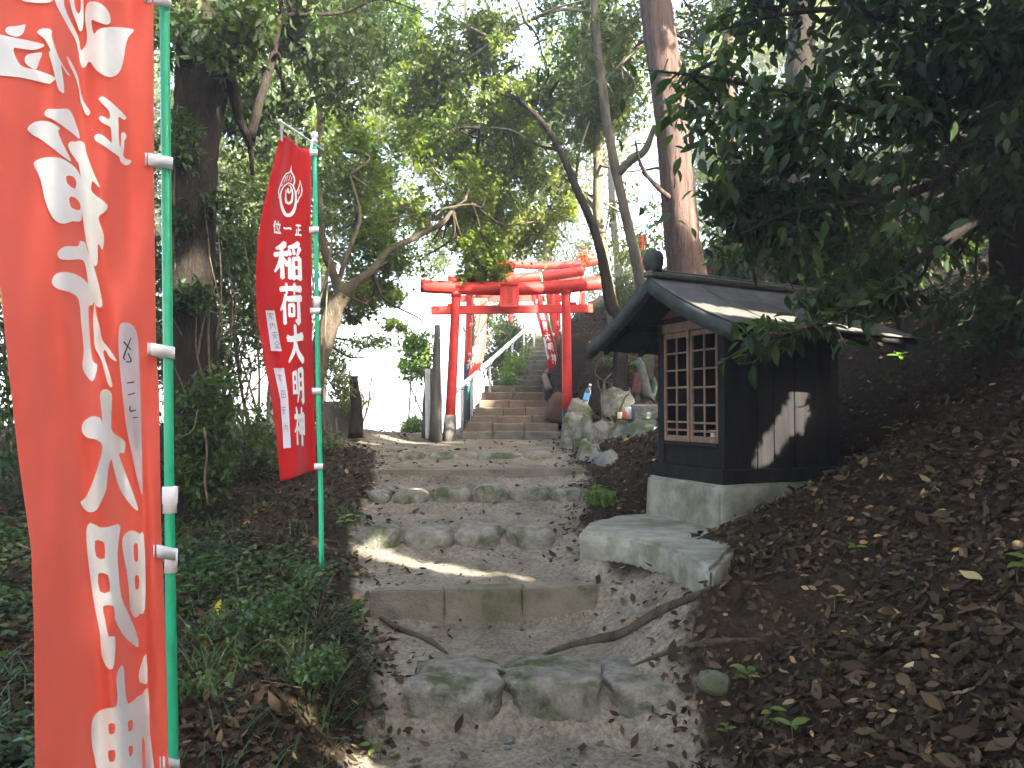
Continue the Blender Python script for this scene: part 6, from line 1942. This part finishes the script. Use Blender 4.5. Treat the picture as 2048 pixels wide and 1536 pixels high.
BL = (np.array([(-.02, 0, 0), (.02, 0, 0), (-.016, .5, .04), (.016, .5, .04), (0, 1, .22)]), np.array([(0, 1, 3), (0, 3, 2), (2, 3, 4)]))
dl_ = lambda x, y: (np.interp(y, PC[:, 0], PC[:, 1]) - np.interp(y, PC[:, 0], PC[:, 2])) - x
cx_, cy__ = clumps(2000, (-3.4, -.5), (2.4, 7.5), None, lambda x, y: (dl_(x, y) > .06) * np.clip(.35 + .8 * vnoise(x * 1.6 + 3, y * 1.6), 0, 1) * np.where(y > 5.6, .3, 1))
Ps, Ds, Ns, Sz, Ti = [], [], [], [], []
for x0, y0 in zip(cx_, cy__):
    m = int(g.integers(8, 26))
    x = x0 + g.normal(0, .05, m)
    y = y0 + g.normal(0, .05, m)
    a = g.uniform(0, 6.283, m)
    Ps.append(np.stack([x, y, terr(x, y) - .005], 1))
    Ds.append(np.stack([np.cos(a) * .8, np.sin(a) * .8, g.uniform(.35, 1.1, m)], 1))
    Ns.append(np.stack([-np.cos(a), -np.sin(a), np.full(m, .8)], 1) * -1)
    Sz.append(g.uniform(.06, .22, m))
    Ti.append(np.clip(g.normal(.45, .22) + g.normal(0, .12, m), 0, 1))
leaf_obj('grass', np.vstack(Ps), np.vstack(Ds), np.vstack(Ns), np.concatenate(Sz), np.concatenate(Ti), L_GRASS, None, BL, False, kind='stuff', label='tufts of dark green grass on the left bank')
# leafy ground cover
cx_, cy__ = clumps(2100, (-3.4, -.45), (2.3, 7.0), None, lambda x, y: (dl_(x, y) > .03) * np.clip(.2 + 1.1 * vnoise(x * 1.1 + 9, y * 1.1 + 2), 0, 1) * np.where(y > 5.4, .25, 1))
m = 16
rep = lambda a_: np.repeat(a_, m)
x = rep(cx_) + g.normal(0, .06, len(cx_) * m)
y = rep(cy__) + g.normal(0, .06, len(cx_) * m)
z = terr(x, y) + g.uniform(.01, .10, len(x))
a = g.uniform(0, 6.283, len(x))
leaf_obj('ground_cover', np.stack([x, y, z], 1), np.stack([np.cos(a), np.sin(a), g.normal(0, .3, len(x))], 1), np.array([0, 0, 1.0]) + g.normal(0, .4, (len(x), 3)), g.uniform(.03, .065, len(x)), np.clip(g.normal(.4, .25, len(x)), 0, 1), L_GRASS, None, LEAF4, False, kind='stuff', label='low creeping green ground cover on the left bank')

# seedlings
mk = []
V, Fa = leaves_arrays(np.zeros((1, 3)), np.array([[0, 1.0, 0]]), np.array([[0, 0, 1.0]]), np.array([1.0]), LEAF8)
for t in (.2, .6, 1.0):
    m_ = np_mesh('leaf', V, Fa, True, np.full(len(V), t))
    m_.materials.append(L_BRIGHT)
    mk.append(m_)
SE = [(1585, 1505, 3.2, 3, .085, 'three leaved seedling at the bottom edge, right of the path'),
      (1500, 1385, 3.75, 6, .07, 'bright seedling beside the dull stone right of the mossy step'),
      (1455, 1425, 3.55, 4, .05, 'tiny seedling just below the dull grey stone'),
      (1530, 1455, 3.4, 4, .06, 'round leaved seedling in the litter, up left of the three leaved one'),
      (1445, 1190, 4.5, 6, .065, 'seedling with a long stem below the corner of the concrete slab'),
      (1480, 1215, 4.35, 4, .06, 'pale seedling just right of the long stemmed one by the slab'),
      (1710, 1135, 4.2, 3, .07, 'single upright seedling in the middle of the leaf slope'),
      (1670, 1275, 3.9, 2, .045, 'tiny two leaved seedling low on the leaf slope'),
      (2035, 1165, 3.4, 5, .09, 'dull green sapling at the right edge of the leaf slope'),
      (1785, 1000, 5.1, 5, .07, 'small sapling above the plinth on the leaf slope'),
      (1580, 955 + 60, 5.3, 3, .05, 'small green sprout by the plinth side wall'),
      (690, 1035, 5.9, 6, .07, 'bright seedling beside the pole of the whole banner'),
      (720, 1000, 6.1, 4, .05, 'smaller seedling uphill of the one beside the banner pole'),
      (760, 1425, 3.55, 4, .055, 'seedling on the bare bank left of the big mossy stones'),
      (720, 1505, 3.2, 5, .075, 'broad leaved seedling by the sunny spot at the bottom edge'),
      (1930, 640, 6.0, 6, .10, 'leafy sapling high on the slope right of the shrine roof'),
      (1800, 640, 6.5, 5, .09, 'sapling behind the far eave of the shrine')]
for (u, v, Y, nl, ls, lab) in SE:
    p0 = P(u, v, Y)
    z0 = float(terr(p0.x, p0.y))
    e = empty('seedling', (p0.x, p0.y, z0), label=lab, cat='plant')
    h = g.uniform(.06, .14)
    top = Vector((p0.x + g.normal(0, .02), p0.y - .02, z0 + h))
    tube('stem', [(p0.x, p0.y, z0 - .02), (p0.x, p0.y, z0 + h * .5), top], [.003, .0025, .0015], M_TWIG, e, n=5)
    a0 = g.uniform(0, 6.28)
    for k in range(nl):
        a = a0 + k * (2.09 if nl == 3 else 2.4)
        c = top if nl < 4 else Vector((p0.x, p0.y, z0)).lerp(top, .4 + .6 * (k + 1) / nl)
        put_leaf(e, c, (math.cos(a), math.sin(a), g.uniform(-.1, .35)), (g.normal(0, .15), -.35, 1), ls * g.uniform(.8, 1.2), mk[int(g.integers(0, 3))])
V, Fa = leaves_arrays(np.zeros((1, 3)), np.array([[0, 1.0, 0]]), np.array([[0, 0, 1.0]]), np.array([1.0]), LEAF8)
m_ = np_mesh('fallen_leaf', V, Fa, True, np.full(len(V), .5))
m_.materials.append(L_YELLOW)
p0 = P(432, 1212, 3.9)
put_leaf(None, (p0.x, p0.y, float(terr(p0.x, p0.y)) + .09), (.3, -.2, .9), (0, -1, .3), .085, m_, 'fallen_leaf', label='single bright yellow leaf caught in the grass of the left bank', cat='leaf')

# exposed roots crossing the path edge
def root(pts, rad, lab, seed):
    q = []
    for (u, v, Y), r_ in zip(pts, rad):
        p = Vector(hit(u, v))
        q.append((p.x, p.y, float(terr(p.x, p.y)) + r_ * .25))
    tube('tree_root', q, rad, M_BARK4, None, n=10, sub=5, rough=.1, seed=seed, label=lab, cat='root')


root([(1060, 1330, 3.95), (1110, 1305, 4.05), (1190, 1285, 4.12), (1250, 1270, 4.2), (1310, 1235, 4.35), (1370, 1205, 4.5), (1420, 1180, 4.6)], [.008, .018, .026, .03, .03, .024, .012], 'thick pale root curving from the slope across the path', 1)
root([(1260, 1340, 3.9), (1330, 1315, 3.95), (1420, 1300, 4.0), (1510, 1290, 4.0)], [.008, .015, .016, .008], 'thinner root running beside the dull stone into the litter', 2)
root([(760, 1250, 4.5), (810, 1265, 4.4), (860, 1285, 4.3), (895, 1310, 4.2)], [.01, .022, .02, .008], 'short dark root on the left of the path below the kerb', 3)
# bare sticks
for k, (pts, r_, lab) in enumerate([
    ([(408, 855, 5.2), (414, 900, 5.2), (410, 960, 5.2), (416, 1010, 5.2)], .007, 'pale sunlit upright stick before the forked trunk'),
    ([(350, 880, 5.0), (385, 860, 5.1), (395, 820, 5.2)], .004, 'crooked thin twig left of the upright stick'),
    ([(1240, 820, 8.5), (1250, 795, 8.5), (1258, 788, 8.5)], .012, 'broken stick leaning behind the drink cans'),
    ([(35, 1088, 3.2), (64, 1100, 3.2)], .005, 'short bare twig beside the near banner')]):
    tube('stick', [P(*a) for a in pts], r_, M_TWIG, None, n=6, label=lab, cat='stick')

# ------------------------------------------------------------------ thin haze volume added to imitate veiling glare in the lens
hz = box('haze', (0, 0, 4), (1300, 1300, 40), None, None, bevel=0, kind='stuff', label='thin pale haze added to imitate lens glare')
hm = bpy.data.materials.new('haze')
hm.use_nodes = True
n = hm.node_tree
n.nodes.remove(n.nodes['Principled BSDF'])
pv = n.nodes.new('ShaderNodeVolumePrincipled')
pv.inputs['Density'].default_value = 0.005
pv.inputs['Color'].default_value = (1.0, 0.985, 0.95, 1)
pv.inputs['Anisotropy'].default_value = 0.3
n.links.new(pv.outputs[0], n.nodes['Material Output'].inputs['Volume'])
hz.data.materials.append(hm)
